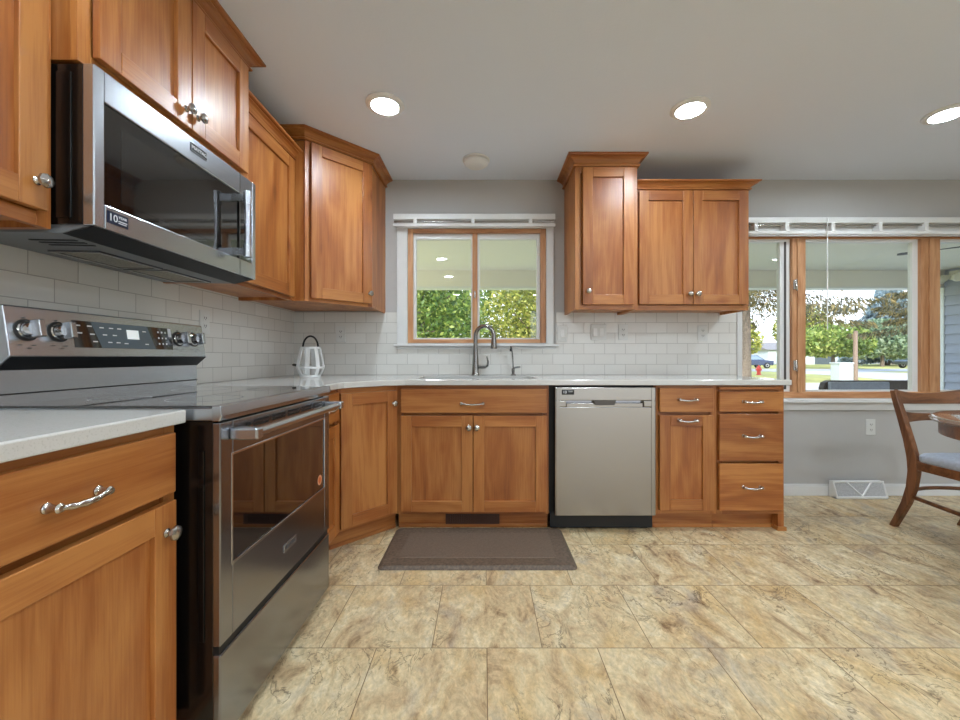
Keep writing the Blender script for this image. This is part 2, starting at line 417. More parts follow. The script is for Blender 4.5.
# ------------------------------------------------------------------ mesh builder
class MB:
    def __init__(self):
        self.bm = bmesh.new()
        self.mats = []
    def mi(self, m):
        if m is None:
            return 0
        if m not in self.mats:
            self.mats.append(m)
        return self.mats.index(m)
    def face(self, vs, i):
        try:
            f = self.bm.faces.new(vs)
            f.material_index = i
            return f
        except ValueError:
            return None
    def box(self, x0, x1, y0, y1, z0, z1, m=None):
        i = self.mi(m)
        v = [self.bm.verts.new(p) for p in
             ((x0, y0, z0), (x1, y0, z0), (x1, y1, z0), (x0, y1, z0), (x0, y0, z1), (x1, y0, z1), (x1, y1, z1), (x0, y1, z1))]
        for q in ((3, 2, 1, 0), (4, 5, 6, 7), (0, 1, 5, 4), (1, 2, 6, 5), (2, 3, 7, 6), (3, 0, 4, 7)):
            self.face([v[k] for k in q], i)
        return self
    def loft(self, rings, closed=True, cap=True, m=None):
        i = self.mi(m)
        vr = [[self.bm.verts.new(p) for p in r] for r in rings]
        n = len(vr[0])
        for a, b in zip(vr[:-1], vr[1:]):
            for k in range(n if closed else n - 1):
                j = (k + 1) % n
                self.face([a[k], a[j], b[j], b[k]], i)
        if cap:
            self.face(list(reversed(vr[0])), i)
            self.face(vr[-1], i)
        return self
    def prism(self, pts, z0, z1, m=None):
        """extrude plan polygon (xy, ccw) from z0 to z1"""
        return self.loft([[(x, y, z0) for x, y in pts], [(x, y, z1) for x, y in pts]], m=m)
    def prism_x(self, pts, x0, x1, m=None):
        return self.loft([[(x0, y, z) for y, z in pts], [(x1, y, z) for y, z in pts]], m=m)
    def prism_y(self, pts, y0, y1, m=None):
        return self.loft([[(x, y0, z) for x, z in pts], [(x, y1, z) for x, z in pts]], m=m)
    def lathe(self, prof, origin=(0, 0, 0), axis='Z', seg=24, rib=None, sx=1.0, m=None, cap=True):
        """prof: list of (r, h) along the axis"""
        ox, oy, oz = origin
        rings = []
        for r, h in prof:
            ring = []
            for k in range(seg):
                a = 2 * PI * k / seg
                rr = r
                if rib:
                    rr = r * (1 + rib[1] * math.cos(rib[0] * a))
                u, v = rr * math.cos(a) * sx, rr * math.sin(a)
                if axis == 'Z': ring.append((ox + u, oy + v, oz + h))
                elif axis == '-Y': ring.append((ox + u, oy - h, oz + v))
                elif axis == 'Y': ring.append((ox + u, oy + h, oz - v))
                elif axis == 'X': ring.append((ox + h, oy + u, oz + v))
            rings.append(ring)
        return self.loft(rings, cap=cap, m=m)
    def tube(self, path, rad, seg=12, m=None, twist=None, flat=1.0):
        P = [Vector(p) for p in path]
        n = len(P)
        rads = rad if isinstance(rad, (list, tuple)) else [rad] * n
        tang = []
        for k in range(n):
            t = (P[min(k + 1, n - 1)] - P[max(k - 1, 0)]).normalized()
            tang.append(t)
        ref = Vector((0, 0, 1))
        if abs(tang[0].dot(ref)) > 0.9:
            ref = Vector((1, 0, 0))
        nrm = (ref - tang[0] * ref.dot(tang[0])).normalized()
        rings = []
        s = 0.0
        for k in range(n):
            if k:
                s += (P[k] - P[k - 1]).length
                nrm = (nrm - tang[k] * nrm.dot(tang[k])).normalized()
            bi = tang[k].cross(nrm)
            ring = []
            for q in range(seg):
                a = 2 * PI * q / seg
                r = rads[k]
                if twist:
                    r *= 1 + twist[0] * math.cos(twist[1] * a + twist[2] * s)
                ring.append(P[k] + nrm * (math.cos(a) * r) + bi * (math.sin(a) * r * flat))
            rings.append(ring)
        return self.loft(rings, m=m)
    def build(self, name, mat=None, parent=None, smooth=False, bevel=0.0, seg=2, loc=None):
        bmesh.ops.recalc_face_normals(self.bm, faces=self.bm.faces[:])
        me = bpy.data.meshes.new(name)
        self.bm.to_mesh(me)
        self.bm.free()
        mats = self.mats or [mat]
        for mm in mats:
            me.materials.append(mm)
        if smooth:
            for p in me.polygons:
                p.use_smooth = True
            try:
                me.set_sharp_from_angle(angle=math.radians(38))
            except Exception:
                pass
        o = bpy.data.objects.new(name, me)
        COL.objects.link(o)
        if parent:
            o.parent = parent
        if loc:
            o.location = loc
        if bevel:
            b = o.modifiers.new('bevel', 'BEVEL')
            b.width = bevel; b.segments = seg; b.limit_method = 'ANGLE'; b.angle_limit = math.radians(40)
        return o

def tag(o, label=None, cat=None, group=None, kind=None):
    if label: o['label'] = label
    if cat: o['category'] = cat
    if group: o['group'] = group
    if kind: o['kind'] = kind
    return o

def empty(name, loc, rz=0.0):
    o = bpy.data.objects.new(name, None)
    COL.objects.link(o)
    o.empty_display_size = 0.1
    o.location = loc
    o.rotation_euler = (0, 0, rz)
    return o

def copy_tree(o, parent=None):
    c = o.copy(); COL.objects.link(c); c.parent = parent
    for ch in list(o.children):
        copy_tree(ch, c)
    return c

def text(body, size, mat, parent, loc, rot=(PI / 2, 0, 0), name='lettering', sx=1.0):
    cu = bpy.data.curves.new(name, 'FONT')
    cu.body = body; cu.size = size; cu.align_x = 'CENTER'; cu.align_y = 'CENTER'
    cu.extrude = 0.0003
    cu.materials.append(mat)
    t = bpy.data.objects.new('text', cu); COL.objects.link(t)
    me = bpy.data.meshes.new_from_object(t)
    me.name = name
    bpy.data.objects.remove(t); bpy.data.curves.remove(cu)
    if not me.materials: me.materials.append(mat)
    o = bpy.data.objects.new(name, me); COL.objects.link(o)
    o.parent = parent; o.location = loc; o.rotation_euler = rot; o.scale = (sx, 1, 1)
    return o

def struct(o, label=None, cat=None):
    return tag(o, label, cat, kind='structure')

# ------------------------------------------------------------------ room shell
XL, YB, ZC = -1.44, 3.04, 2.385
XR, YF = 5.2, -4.2
K = dict(x0=-0.577, x1=0.470, z0=1.152, z1=2.018)      # kitchen window opening
Rw = dict(x0=1.943, x1=4.30, z0=0.735, z1=1.985)        # big window opening

b = MB(); b.box(XL - 0.15, XR + 0.15, YF - 0.15, YB + 0.15, -0.12, 0.0)
struct(b.build('floor', FLOORM), 'slate look tan and gold tile floor of the kitchen', 'floor')
b = MB(); b.box(XL - 0.15, XR + 0.15, YF - 0.15, YB + 0.15, ZC, ZC + 0.12)
struct(b.build('ceiling', CEILM), 'pale grey painted flat ceiling', 'ceiling')

b = MB()
T = 0.13
b.box(XL, K['x0'], YB, YB + T, 0, ZC)
b.box(K['x0'], K['x1'], YB, YB + T, 0, K['z0']); b.box(K['x0'], K['x1'], YB, YB + T, K['z1'], ZC)
b.box(K['x1'], Rw['x0'], YB, YB + T, 0, ZC)
b.box(Rw['x0'], Rw['x1'], YB, YB + T, 0, Rw['z0']); b.box(Rw['x0'], Rw['x1'], YB, YB + T, Rw['z1'], ZC)
b.box(Rw['x1'], XR + 0.13, YB, YB + T, 0, ZC)
struct(b.build('wall_back', WALLM), 'grey painted wall with the two windows', 'wall')
b = MB(); b.box(XL - T, XL, YF - T, YB + T, 0, ZC)
struct(b.build('wall_left', WALLM), 'grey wall behind the stove run', 'wall')
b = MB()
b.box(XR, XR + T, YF, YB, 0, ZC)
struct(b.build('wall_right', WALLM), 'grey wall right of the dining area', 'wall')
b = MB()
b.box(XL, 1.2, YF - T, YF, 0, ZC); b.box(4.8, XR + T, YF - T, YF, 0, ZC)
b.box(1.2, 4.8, YF - T, YF, 0, 0.06); b.box(1.2, 4.8, YF - T, YF, 2.25, ZC); b.box(2.95, 3.05, YF - T, YF, 0.06, 2.25)  # wide opening added so daylight reaches the floor and bounces up
struct(b.build('wall_front', WALLM), 'grey wall behind the camera with wide opening added for daylight', 'wall')

# tile backsplash (thin sheets on the walls)
b = MB()
ty = YB - 0.009
b.box(XL + 0.009, -0.655, ty, YB, 0.905, 1.385)
b.box(-0.655, 0.545, ty, YB, 0.905, 1.126)
b.box(0.545, 1.905, ty, YB, 0.905, 1.385)
struct(b.build('wall_back_tile', TILEX), 'white subway tile backsplash below the kitchen window', 'backsplash')
b = MB(); b.box(XL, XL + 0.009, 0.1, YB, 0.905, 1.80)
struct(b.build('wall_left_tile', TILEY), 'white subway tile backsplash behind the stove', 'backsplash')

b = MB(); b.box(1.83, XR, YB - 0.013, YB, 0, 0.075); b.box(1.83, XR, YB - 0.009, YB, 0.075, 0.088)
struct(b.build('baseboard_back', TRIMW, bevel=0.003), 'white baseboard under the large window', 'baseboard')

# ------------------------------------------------------------------ windows
def ring(b, x0, x1, z0, z1, y0, y1, wl, wr, wt, wb, mv=None, mh=None):
    b.box(x0, x0 + wl, y0, y1, z0, z1, mv); b.box(x1 - wr, x1, y0, y1, z0, z1, mv)
    b.box(x0 + wl, x1 - wr, y0, y1, z1 - wt, z1, mh); b.box(x0 + wl, x1 - wr, y0, y1, z0, z0 + wb, mh)

w1 = empty('window_1', ((K['x0'] + K['x1']) / 2, YB, K['z0']))
struct(w1, 'sliding wood window with white casing above the sink', 'window')
o0 = w1.location
def loc_(b, o=o0):
    bmesh.ops.translate(b.bm, verts=b.bm.verts[:], vec=(-o.x, -o.y, -o.z)); return b
b = MB()
b.box(-0.655, K['x0'], YB - 0.018, YB, K['z0'] - 0.012, K['z1'] + 0.02)
b.box(K['x1'], 0.525, YB - 0.018, YB, K['z0'] - 0.012, K['z1'] + 0.02)
b.box(-0.655, 0.525, YB - 0.018, YB, K['z1'], K['z1'] + 0.06)
loc_(b).build('casing', TRIMW, w1, bevel=0.003)
b = MB(); b.box(-0.675, 0.56, YB - 0.045, YB + 0.03, K['z0'] - 0.026, K['z0'] - 0.008); b.box(-0.655, 0.545, YB - 0.016, YB - 0.001, K['z0'] - 0.046, K['z0'] - 0.026)
loc_(b).build('window_sill', TRIMW, w1, bevel=0.004)
b = MB(); ring(b, K['x0'], K['x1'], K['z0'] - 0.006, K['z1'], YB + 0.006, YB + 0.10, 0.038, 0.042, 0.030, 0.034, FIRV, FIRH)
loc_(b).build('frame', FIRV, w1, bevel=0.002)
b = MB(); b.box(-0.088, -0.050, YB + 0.012, YB + 0.075, K['z0'] + 0.02, K['z1'] - 0.02)
loc_(b).build('meeting_stile', FIRV, w1, bevel=0.002)
b = MB(); ring(b, K['x0'] + 0.038, -0.088, K['z0'] + 0.028, K['z1'] - 0.03, YB + 0.03, YB + 0.06, 0.022, 0.012, 0.045, 0.012)
loc_(b).build('sash', TRIMW, w1, bevel=0.002)
b = MB(); ring(b, -0.050, K['x1'] - 0.042, K['z0'] + 0.028, K['z1'] - 0.03, YB + 0.03, YB + 0.06, 0.016, 0.026, 0.045, 0.012)
loc_(b).build('sash', TRIMW, w1, bevel=0.002)
b = MB(); b.box(K['x0'] + 0.05, -0.095, YB + 0.044, YB + 0.045, K['z0'] + 0.034, K['z1'] - 0.07)
loc_(b).build('pane', GLASS, w1)
b = MB(); b.box(-0.04, K['x1'] - 0.06, YB + 0.050, YB + 0.051, K['z0'] + 0.034, K['z1'] - 0.07)
loc_(b).build('pane', GLASS, w1)
b = MB(); b.box(-0.075, -0.063, YB - 0.004, YB + 0.012, 1.49, 1.545)
loc_(b).build('latch', NICKEL, w1, bevel=0.003)

w2 = empty('window_2', ((Rw['x0'] + Rw['x1']) / 2, YB, Rw['z0']))
struct(w2, 'large three part wood casement window over the driveway view', 'window')
o2 = w2.location
ZS, ZT = 0.735, 1.985
b = MB()
b.box(1.905, 1.943, YB - 0.018, YB, 0.68, ZT + 0.06); b.box(1.905, 4.36, YB - 0.018, YB, ZT - 0.03, ZT + 0.06); b.box(4.30, 4.36, YB - 0.018, YB, 0.68, ZT + 0.06)
loc_(b, o2).build('casing', TRIMW, w2, bevel=0.003)
b = MB(); b.box(1.89, 4.38, YB - 0.05, YB + 0.01, 0.705, 0.731); b.box(1.905, 4.36, YB - 0.018, YB, 0.645, 0.705)
loc_(b, o2).build('window_sill', TRIMW, w2, bevel=0.004)
b = MB(); b.box(1.943, 4.30, YB + 0.004, YB + 0.10, 0.733, 0.782); b.box(1.943, 4.30, YB + 0.02, YB + 0.10, ZT - 0.04, ZT)
loc_(b, o2).build('frame', FIRH, w2, bevel=0.003)
for (xa, xb) in ((2.335, 2.437), (3.312, 3.456)):
    b = MB(); b.box(xa, xb, YB + 0.004, YB + 0.10, 0.782, ZT - 0.04)
    xm = (xa + xb) / 2
    b.box(xm - 0.018, xm + 0.012, YB - 0.006, YB + 0.004, 0.782, ZT - 0.04)
    loc_(b, o2).build('mullion', FIRV, w2, bevel=0.003)
for (xa, xb, wl, wr) in ((1.943, 2.335, 0.012, 0.075), (2.437, 3.312, 0.010, 0.040), (3.456, 4.30, 0.012, 0.03)):
    b = MB(); ring(b, xa, xb, 0.782, ZT - 0.04, YB + 0.03, YB + 0.065, wl, wr, 0.022, 0.012)
    if wr > 0.05:
        b.box(xb - 0.045, xb - 0.030, YB + 0.026, YB + 0.030, 0.80, ZT - 0.06, SLOT)
    b.mats = [TRIMW, SLOT] if wr > 0.05 else [TRIMW]
    if wr > 0.05:
        for k, f in enumerate(b.bm.faces):
            f.material_index = 1 if k >= 24 else 0
    loc_(b, o2).build('sash', TRIMW, w2)
    b = MB(); b.box(xa + wl - 0.004, xb - wr + 0.004, YB + 0.046, YB + 0.047, 0.79, ZT - 0.058)
    loc_(b, o2).build('pane', GLASS, w2)
for z in (1.60, 0.99):
    b = MB(); b.box(2.34, 2.362, YB - 0.014, YB + 0.006, z - 0.045, z + 0.03); b.tube([(2.351, YB - 0.012, z + 0.03), (2.351, YB - 0.02, z - 0.02), (2.355, YB - 0.016, z - 0.055)], 0.005)
    loc_(b, o2).build('casement_lock', NICKEL, w2, bevel=0.002)

def valance(name, x0, x1, z, brackets, label, rz=-0.022):
    r = empty(name, (x0, YB - 0.018, z)); tag(r, label, 'curtain rail')
    L_ = x1 - x0
    b = MB(); b.box(0, L_, -0.05, 0, 0.030, 0.072); b.build('head_board', TRIMW, r, bevel=0.002)
    b = MB(); b.box(0, L_, -0.058, -0.036, rz, rz + 0.020); b.build('lower_rail', WHITEP, r, bevel=0.003)
    b = MB(); b.tube([(0.004, -0.03, 0.018), (L_ - 0.004, -0.03, 0.018)], 0.006); b.build('rod', NICKEL, r, smooth=True)
    for x in brackets:
        b = MB(); b.box(x - x0 - 0.014, x - x0 + 0.014, -0.055, 0, rz + 0.018, 0.034); b.box(x - x0 - 0.014, x - x0 + 0.014, -0.062, -0.034, rz + 0.016, rz + 0.024)
        b.build('bracket', WHITEP, r, bevel=0.003)
    return r
valance('curtain_rail', -0.672, 0.528, 2.034, (-0.51, -0.083, 0.345), 'white double curtain rail above the sink window')
r = valance('curtain_rail', 1.90, 4.36, 2.008, (2.01, 2.24, 2.58, 2.93, 3.27, 3.75, 4.2), 'long white curtain rail above the large window', -0.054)
b = MB(); b.tube([(0.622, -0.07, 0.06), (0.622, -0.07, -0.76)], 0.0035, seg=8); b.build('draw_wand', WHITEP, r, smooth=True)

# ------------------------------------------------------------------ cabinet hardware and builder
def knob_mesh(x, y, z):
    b = MB()
    b.lathe([(0.0105, 0), (0.0105, 0.002), (0.008, 0.004), (0.005, 0.007), (0.0048, 0.014)], (x, y, z), '-Y', 20)
    b.lathe([(0.007, 0.014), (0.0145, 0.017), (0.0175, 0.021), (0.0165, 0.026), (0.011, 0.0295), (0.003, 0.031)], (x, y, z), '-Y', 32, rib=(8, 0.035), sx=1.0)
    return b

def pull_mesh(x, y, z, ln):
    b = MB()
    h = ln / 2
    for s in (-1, 1):
        b.lathe([(0.010, 0), (0.010, 0.003), (0.0075, 0.006), (0.006, 0.016), (0.0075, 0.020), (0.009, 0.025), (0.006, 0.029)], (x + s * (h - 0.009), y, z), '-Y', 18)
    path = []
    for k in range(33):
        t = k / 32.0
        u = -1 + 2 * t
        path.append((x + u * (h - 0.006), y - 0.023 - 0.005 * (1 - u * u), z - 0.006 * (1 - u * u) + 0.001))
    b.tube(path, [0.0052 + 0.0014 * (1 - abs(-1 + k / 16.0)) for k in range(33)], 14, twist=(0.07, 2, 300))
    return b

ST = 0.065     # stile width of the doors
def add_door(root, x0, x1, z0, z1, knob=None, pull=None, y=-0.004, name='door'):
    b = MB()
    t = 0.021
    b.box(x0, x0 + ST, y - t, y, z0, z1, WV); b.box(x1 - ST, x1, y - t, y, z0, z1, WV)
    b.box(x0 + ST, x1 - ST, y - t, y, z1 - ST, z1, WH); b.box(x0 + ST, x1 - ST, y - t, y, z0, z0 + ST, WH)
    d = b.build(name, None, root, bevel=0.0022)
    b = MB(); b.box(x0 + ST - 0.004, x1 - ST + 0.004, y - t + 0.0125, y - 0.002, z0 + ST - 0.004, z1 - ST + 0.004, WV)
    b.build('panel', WV, d)
    if knob:
        knob_mesh(knob[0], y - t, knob[1]).build('knob', PEWTER, d, smooth=True)
    if pull:
        pull_mesh(pull[0], y - t, pull[1], pull[2]).build('pull_handle', NICKEL, d, smooth=True)
    return d

def add_drawer(root, x0, x1, z0, z1, pull, y=-0.004):
    b = MB(); b.box(x0, x1, y - 0.020, y, z0, z1, WH)
    d = b.build('drawer', WH, root, bevel=0.0035, seg=3)
    pull_mesh(pull[0], y - 0.020, pull[1], pull[2]).build('pull_handle', NICKEL, d, smooth=True)
    return d

def offset_path(pts, d):
    """offset an open polyline to its right-hand (outward) side by d, mitred"""
    out = []
    n = len(pts)
    nr = []
    for a, c in zip(pts[:-1], pts[1:]):
        dx, dy = c[0] - a[0], c[1] - a[1]
        l = math.hypot(dx, dy)
        nr.append((dy / l, -dx / l))
    for k in range(n):
        if k == 0: m = nr[0]; s = 1
        elif k == n - 1: m = nr[-1]; s = 1
        else:
            m = (nr[k - 1][0] + nr[k][0], nr[k - 1][1] + nr[k][1])
            l2 = m[0] ** 2 + m[1] ** 2
            s = 2.0 / l2
        out.append((pts[k][0] + m[0] * d * s, pts[k][1] + m[1] * d * s))
    return out

def add_crown(root, path, z0, z1, proj=0.055):
    h = z1 - z0
    prof = [(-0.004, 0), (0.013, 0), (0.016, 0.07), (0.016, 0.13), (0.012, 0.19), (0.005, 0.20), (0.005, 0.25), (0.010, 0.32), (0.016, 0.48), (0.026, 0.62), (0.038, 0.71), (0.038, 0.76), (0.046, 0.77), (proj - 0.002, 0.82), (proj, 0.88), (proj, 0.99), (-0.004, 0.99)]
    b = MB()
    rings = []
    offs = [offset_path(path, o) for o, _ in prof]
    for k in range(len(path)):
        rings.append([(offs[j][k][0], offs[j][k][1], z0 + prof[j][1] * h) for j in range(len(prof))])
    b.loft(rings, m=WH)
    return b.build('crown_moulding', WH, root)

def upper(name, loc, rz, w, d, z0, z1, doors, label, crown=None, left_side=True):
    """loc: front left corner of the face frame; local z starts at the cabinet's foot (loc.z)"""
    root = empty(name, loc, rz); tag(root, label, 'wall cabinet')
    zb = loc[2]
    H = z1 - zb
    b = MB()
    b.box(0, w, 0.019, d, 0.018, H, WV); b.box(0, 0.016, 0.019, d, 0, 0.018, WV); b.box(w - 0.016, w, 0.019, d, 0, 0.018, WV)
    b.build('carcass', WV, root)
    b = MB(); ring(b, 0, w, 0, H, 0, 0.019, 0.035, 0.035, 0.04, 0.035, WV, WH)
    b.box(0.035, w - 0.035, 0.012, 0.019, 0.035, H - 0.04, WV)
    b.build('face_frame', WV, root, bevel=0.0012)
    for dd in doors:
        add_door(root, dd[0], dd[1], dd[2] - zb, dd[3] - zb, (dd[4], dd[5] - zb))
    if crown:
        add_crown(root, crown[0], crown[1] - zb, crown[2] - zb)
    return root

def base(name, loc, rz, w, d, fronts, label, toe=0.05, ztop=0.876, cols=(), open_top=False):
    root = empty(name, loc, rz); tag(root, label, 'base cabinet')
    b = MB()
    if open_top:
        b.box(0, 0.018, 0.019, d, 0.10, ztop, WV); b.box(w - 0.018, w, 0.019, d, 0.10, ztop, WV)
        b.box(0.018, w - 0.018, 0.019, d, 0.10, 0.118, WV); b.box(0.018, w - 0.018, d - 0.01, d, 0.118, ztop, WV)
    else:
        b.box(0, w, 0.019, d, 0.10, ztop, WV)
    b.build('carcass', WV, root)
    b = MB(); ring(b, 0, w, 0.10, ztop, 0, 0.019, 0.035, 0.035, 0.035, 0.03, WV, WH)
    b.box(0.035, w - 0.035, 0.010, 0.019, 0.13, ztop - 0.035, WH)
    for c in cols:
        b.box(c - 0.02, c + 0.02, 0, 0.010, 0.13, ztop - 0.035, WV)
    b.build('face_frame', WV, root, bevel=0.0012)
    b = MB(); b.box(0, w, toe, toe + 0.018, 0.0, 0.10, WH); b.build('toe_kick', WH, root)
    b = MB(); b.box(0.001, w - 0.001, toe - 0.008, toe, 0.0, 0.022, WH); b.build('toe_moulding', WH, root, bevel=0.003)
    for f in fronts:
        if f[0] == 'door':
            add_door(root, *f[1:5], knob=f[5] if len(f) > 5 else None, pull=f[6] if len(f) > 6 else None)
        else:
            add_drawer(root, *f[1:6])
    return root

# ------------------------------------------------------------------ base cabinets
ZF = 2.425
DEP = YB - 0.012 - ZF
XS = -0.525
s = base('base_cabinet', (XS, ZF, 0), 0, 0.915, DEP,
     [('drawer', 0.027, 0.900, 0.711, 0.855, (0.455, 0.768, 0.148)),
      ('door', 0.027, 0.457, 0.119, 0.694, (0.435, 0.625)), ('door', 0.462, 0.900, 0.119, 0.694, (0.482, 0.625))],
     'sink base cabinet with one wide false drawer above two doors', open_top=True)
b = MB()
b.box(0.29, 0.62, 0.036, 0.05, 0.024, 0.092)
k = 0
for grp in (0.315, 0.465):
    for q in range(10):
        b.box(grp + q * 0.0135, grp + q * 0.0135 + 0.005, 0.031, 0.036, 0.034, 0.082)
b.build('toe_vent', plain('vent_dark_brown', srgb(70, 40, 24), 0.5), s)

XA = 1.036
a = base('base_cabinet', (XA, ZF, 0), 0, 0.365, DEP,
     [('drawer', 0.014, 0.336, 0.716, 0.860, (0.177, 0.792, 0.118)),
      ('door', 0.014, 0.336, 0.128, 0.698, None, (0.177, 0.668, 0.118))],
     'narrow base cabinet with a pull on its door right of the dishwasher')
XD = 1.4015
d_ = base('base_cabinet', (XD, ZF, 0), 0, 0.407, DEP,
     [('drawer', -0.006 + 0.012, 0.388, 0.719, 0.840, (0.197, 0.780, 0.118)),
      ('drawer', 0.006, 0.388, 0.424, 0.706, (0.197, 0.575, 0.118)),
      ('drawer', 0.006, 0.388, 0.128, 0.408, (0.197, 0.270, 0.118))],
     'three drawer base cabinet with a pull-out board at the counter end')
b = MB(); b.box(0.006, 0.376, -0.020, 0.2, 0.851, 0.867); b.build('pull_out_board', WH, d_, bevel=0.003)
b = MB(); b.box(0.372, 0.407, 0.0, 0.06, 0.0, 0.10, WV); b.box(0.389, 0.407, 0.06, DEP, 0.0, 0.10, WV); b.build('end_foot', WV, d_)
b = MB(); b.box(0.362, 0.417, -0.012, 0.07, 0.0, 0.024, WH); b.build('foot_block', WH, d_, bevel=0.003)

# left run (local x runs along world +y)
XLF = -0.79
base('base_cabinet', (XLF, 0.42, 0), PI / 2, 0.605, 0.64,
     [('drawer', 0.025, 0.581, 0.711, 0.859, (0.330, 0.781, 0.112)),
      ('door', 0.025, 0.581, 0.119, 0.692, (0.549, 0.622))],
     'base cabinet with one drawer over one door left of the stove')
base('base_cabinet', (XLF, 1.795, 0), PI / 2, 0.365, 0.64,
     [('drawer', 0.02, 0.335, 0.711, 0.859, (0.178, 0.781, 0.118)),
      ('door', 0.02, 0.335, 0.119, 0.692, (0.05, 0.622))],
     'narrow base cabinet mostly hidden between stove and corner cabinet')

# diagonal corner base cabinet
Ax, Ay = XLF, 2.16
ang = PI / 4
def tolocal(x, y, ax, ay, a):
    dx, dy = x - ax, y - ay
    return (dx * math.cos(a) + dy * math.sin(a), -dx * math.sin(a) + dy * math.cos(a))
LC = math.hypot(XS - Ax, ZF - Ay)
cb = empty('base_cabinet', (Ax, Ay, 0), ang); tag(cb, 'diagonal corner base cabinet with one tall door', 'base cabinet')
cp = [tolocal(x, y, Ax, Ay, ang) for x, y in ((-0.7915, 2.163), (-0.527, 2.4275), (-0.527, 3.025), (-1.425, 3.025), (-1.425, 2.163))]
b = MB(); b.prism([(p[0], p[1] + (0.012 if k < 2 else 0)) for k, p in enumerate(cp)], 0.10, 0.876, WV); b.build('carcass', WV, cb)
b = MB(); ring(b, 0.001, LC - 0.001, 0.10, 0.876, 0, 0.014, 0.02, 0.02, 0.035, 0.03, WV, WH); b.build('face_frame', WV, cb, bevel=0.001)
add_door(cb, 0.012, LC - 0.014, 0.119, 0.848, (LC - 0.040, 0.772))
b = MB(); b.box(-0.02, LC + 0.02, 0.05, 0.068, 0, 0.10, WH); b.build('toe_kick', WH, cb)
b = MB(); b.box(-0.02, LC + 0.02, 0.042, 0.05, 0, 0.022, WH); b.build('toe_moulding', WH, cb, bevel=0.003)

# ------------------------------------------------------------------ countertops
def counter(name, outer, hole, label):
    zb, zt = 0.8775, 0.911
    bm = bmesh.new()
    def loop(pts):
        vs = [bm.verts.new((x, y, zt)) for x, y in pts]
        return [bm.edges.new((vs[i], vs[(i + 1) % len(vs)])) for i in range(len(vs))]
    ed = loop(outer) + (loop(hole) if hole else [])
    bmesh.ops.triangle_fill(bm, use_beauty=True, use_dissolve=False, edges=ed)
    r = bmesh.ops.extrude_face_region(bm, geom=bm.faces[:])
    bmesh.ops.translate(bm, verts=[v for v in r['geom'] if isinstance(v, bmesh.types.BMVert)], vec=(0, 0, zb - zt))
    m = MB(); m.bm.free(); m.bm = bm
    o = m.build(name, QUARTZ, bevel=0.004)
    o.modifiers['bevel'].angle_limit = math.radians(60)
    return tag(o, label, 'countertop')
CY = 2.388
def arc(cx, cy, r, a0, a1, n=5):
    return [(cx + r * math.cos(a0 + (a1 - a0) * k / n), cy + r * math.sin(a0 + (a1 - a0) * k / n)) for k in range(n + 1)]
hole = []
hx0, hx1, hy0, hy1, hr = -0.42, 0.34, 2.50, 2.885, 0.05
hole += arc(hx1 - hr, hy1 - hr, hr, 0, PI / 2) + arc(hx0 + hr, hy1 - hr, hr, PI / 2, PI) + arc(hx0 + hr, hy0 + hr, hr, PI, 1.5 * PI) + arc(hx1 - hr, hy0 + hr, hr, 1.5 * PI, 2 * PI)
counter('countertop', [(-1.429, 1.79), (-0.762, 1.79), (-0.762, 2.10), (-0.752, 2.157), (-0.575, 2.334), (-0.47, CY), (1.83, CY), (1.83, 3.029), (-1.429, 3.029)], hole,
        'long pale quartz countertop with the sink cutout')
counter('countertop', [(-1.429, 0.40), (-0.762, 0.40), (-0.762, 1.030), (-1.429, 1.030)], None, 'short pale quartz countertop left of the stove')

# undermount sink bowl
sk = MB()
def rr_(z, g, r=0.05):
    x0, x1, y0, y1 = hx0 - g, hx1 + g, hy0 - g, hy1 + g
    pts = arc(x1 - r, y1 - r, r, 0, PI / 2) + arc(x0 + r, y1 - r, r, PI / 2, PI) + arc(x0 + r, y0 + r, r, PI, 1.5 * PI) + arc(x1 - r, y0 + r, r, 1.5 * PI, 2 * PI)
    return [(x, y, z) for x, y in pts]
sk.loft([rr_(0.8765, 0.02), rr_(0.8765, 0.004), rr_(0.70, -0.006), rr_(0.685, -0.03)], cap=False)
sk.face([v for v in sk.bm.verts[-len(hole):]], 0)
so = sk.build('sink', STEELD, smooth=True)
tag(so, 'stainless undermount sink bowl below the window', 'sink')
md = so.modifiers.new('thick', 'SOLIDIFY'); md.thickness = 0.0015
b = MB(); b.lathe([(0.045, 0), (0.045, 0.004), (0.03, 0.005), (0.028, 0.002)], (-0.04, 2.69, 0.686), 'Z', 24); b.build('drain', CHROME, so, smooth=True)

# ------------------------------------------------------------------ faucets
fx, fy, fz = -0.062, 2.945, 0.911
f = empty('faucet', (fx, fy, fz)); tag(f, 'tall gooseneck pull-down kitchen faucet with side lever', 'faucet')
b = MB()
b.lathe([(0.030, 0), (0.030, 0.006), (0.027, 0.012), (0.025, 0.06), (0.023, 0.10), (0.019, 0.16), (0.016, 0.22)], (0, 0, 0), 'Z', 24)
b.build('body', FAUCET, f, smooth=True)
b = MB()
R = 0.072
path = [(0, 0, 0.21), (0, 0, 0.25)]
dx, dy = 0.92, -0.39
for k in range(19):
    a_ = PI - PI * 1.02 * k / 18
    u = R + R * math.cos(a_)
    path.append((u * dx, u * dy, 0.285 + R * 1.05 * math.sin(a_)))
b.tube(path, 0.0155, 16); b.build('spout', FAUCET, f, smooth=True)
b = MB()
ex, ey = 2 * R * dx, 2 * R * dy
b.lathe([(0.016, 0.0), (0.017, -0.02), (0.020, -0.055), (0.0235, -0.085), (0.022, -0.09)], (ex, ey, 0.285), 'Z', 20); b.build('spray_head', FAUCET, f, smooth=True)
b = MB()
b.tube([(0.012, 0, 0.062), (0.045, 0, 0.060), (0.075, 0, 0.062)], [0.012, 0.012, 0.011], 14)
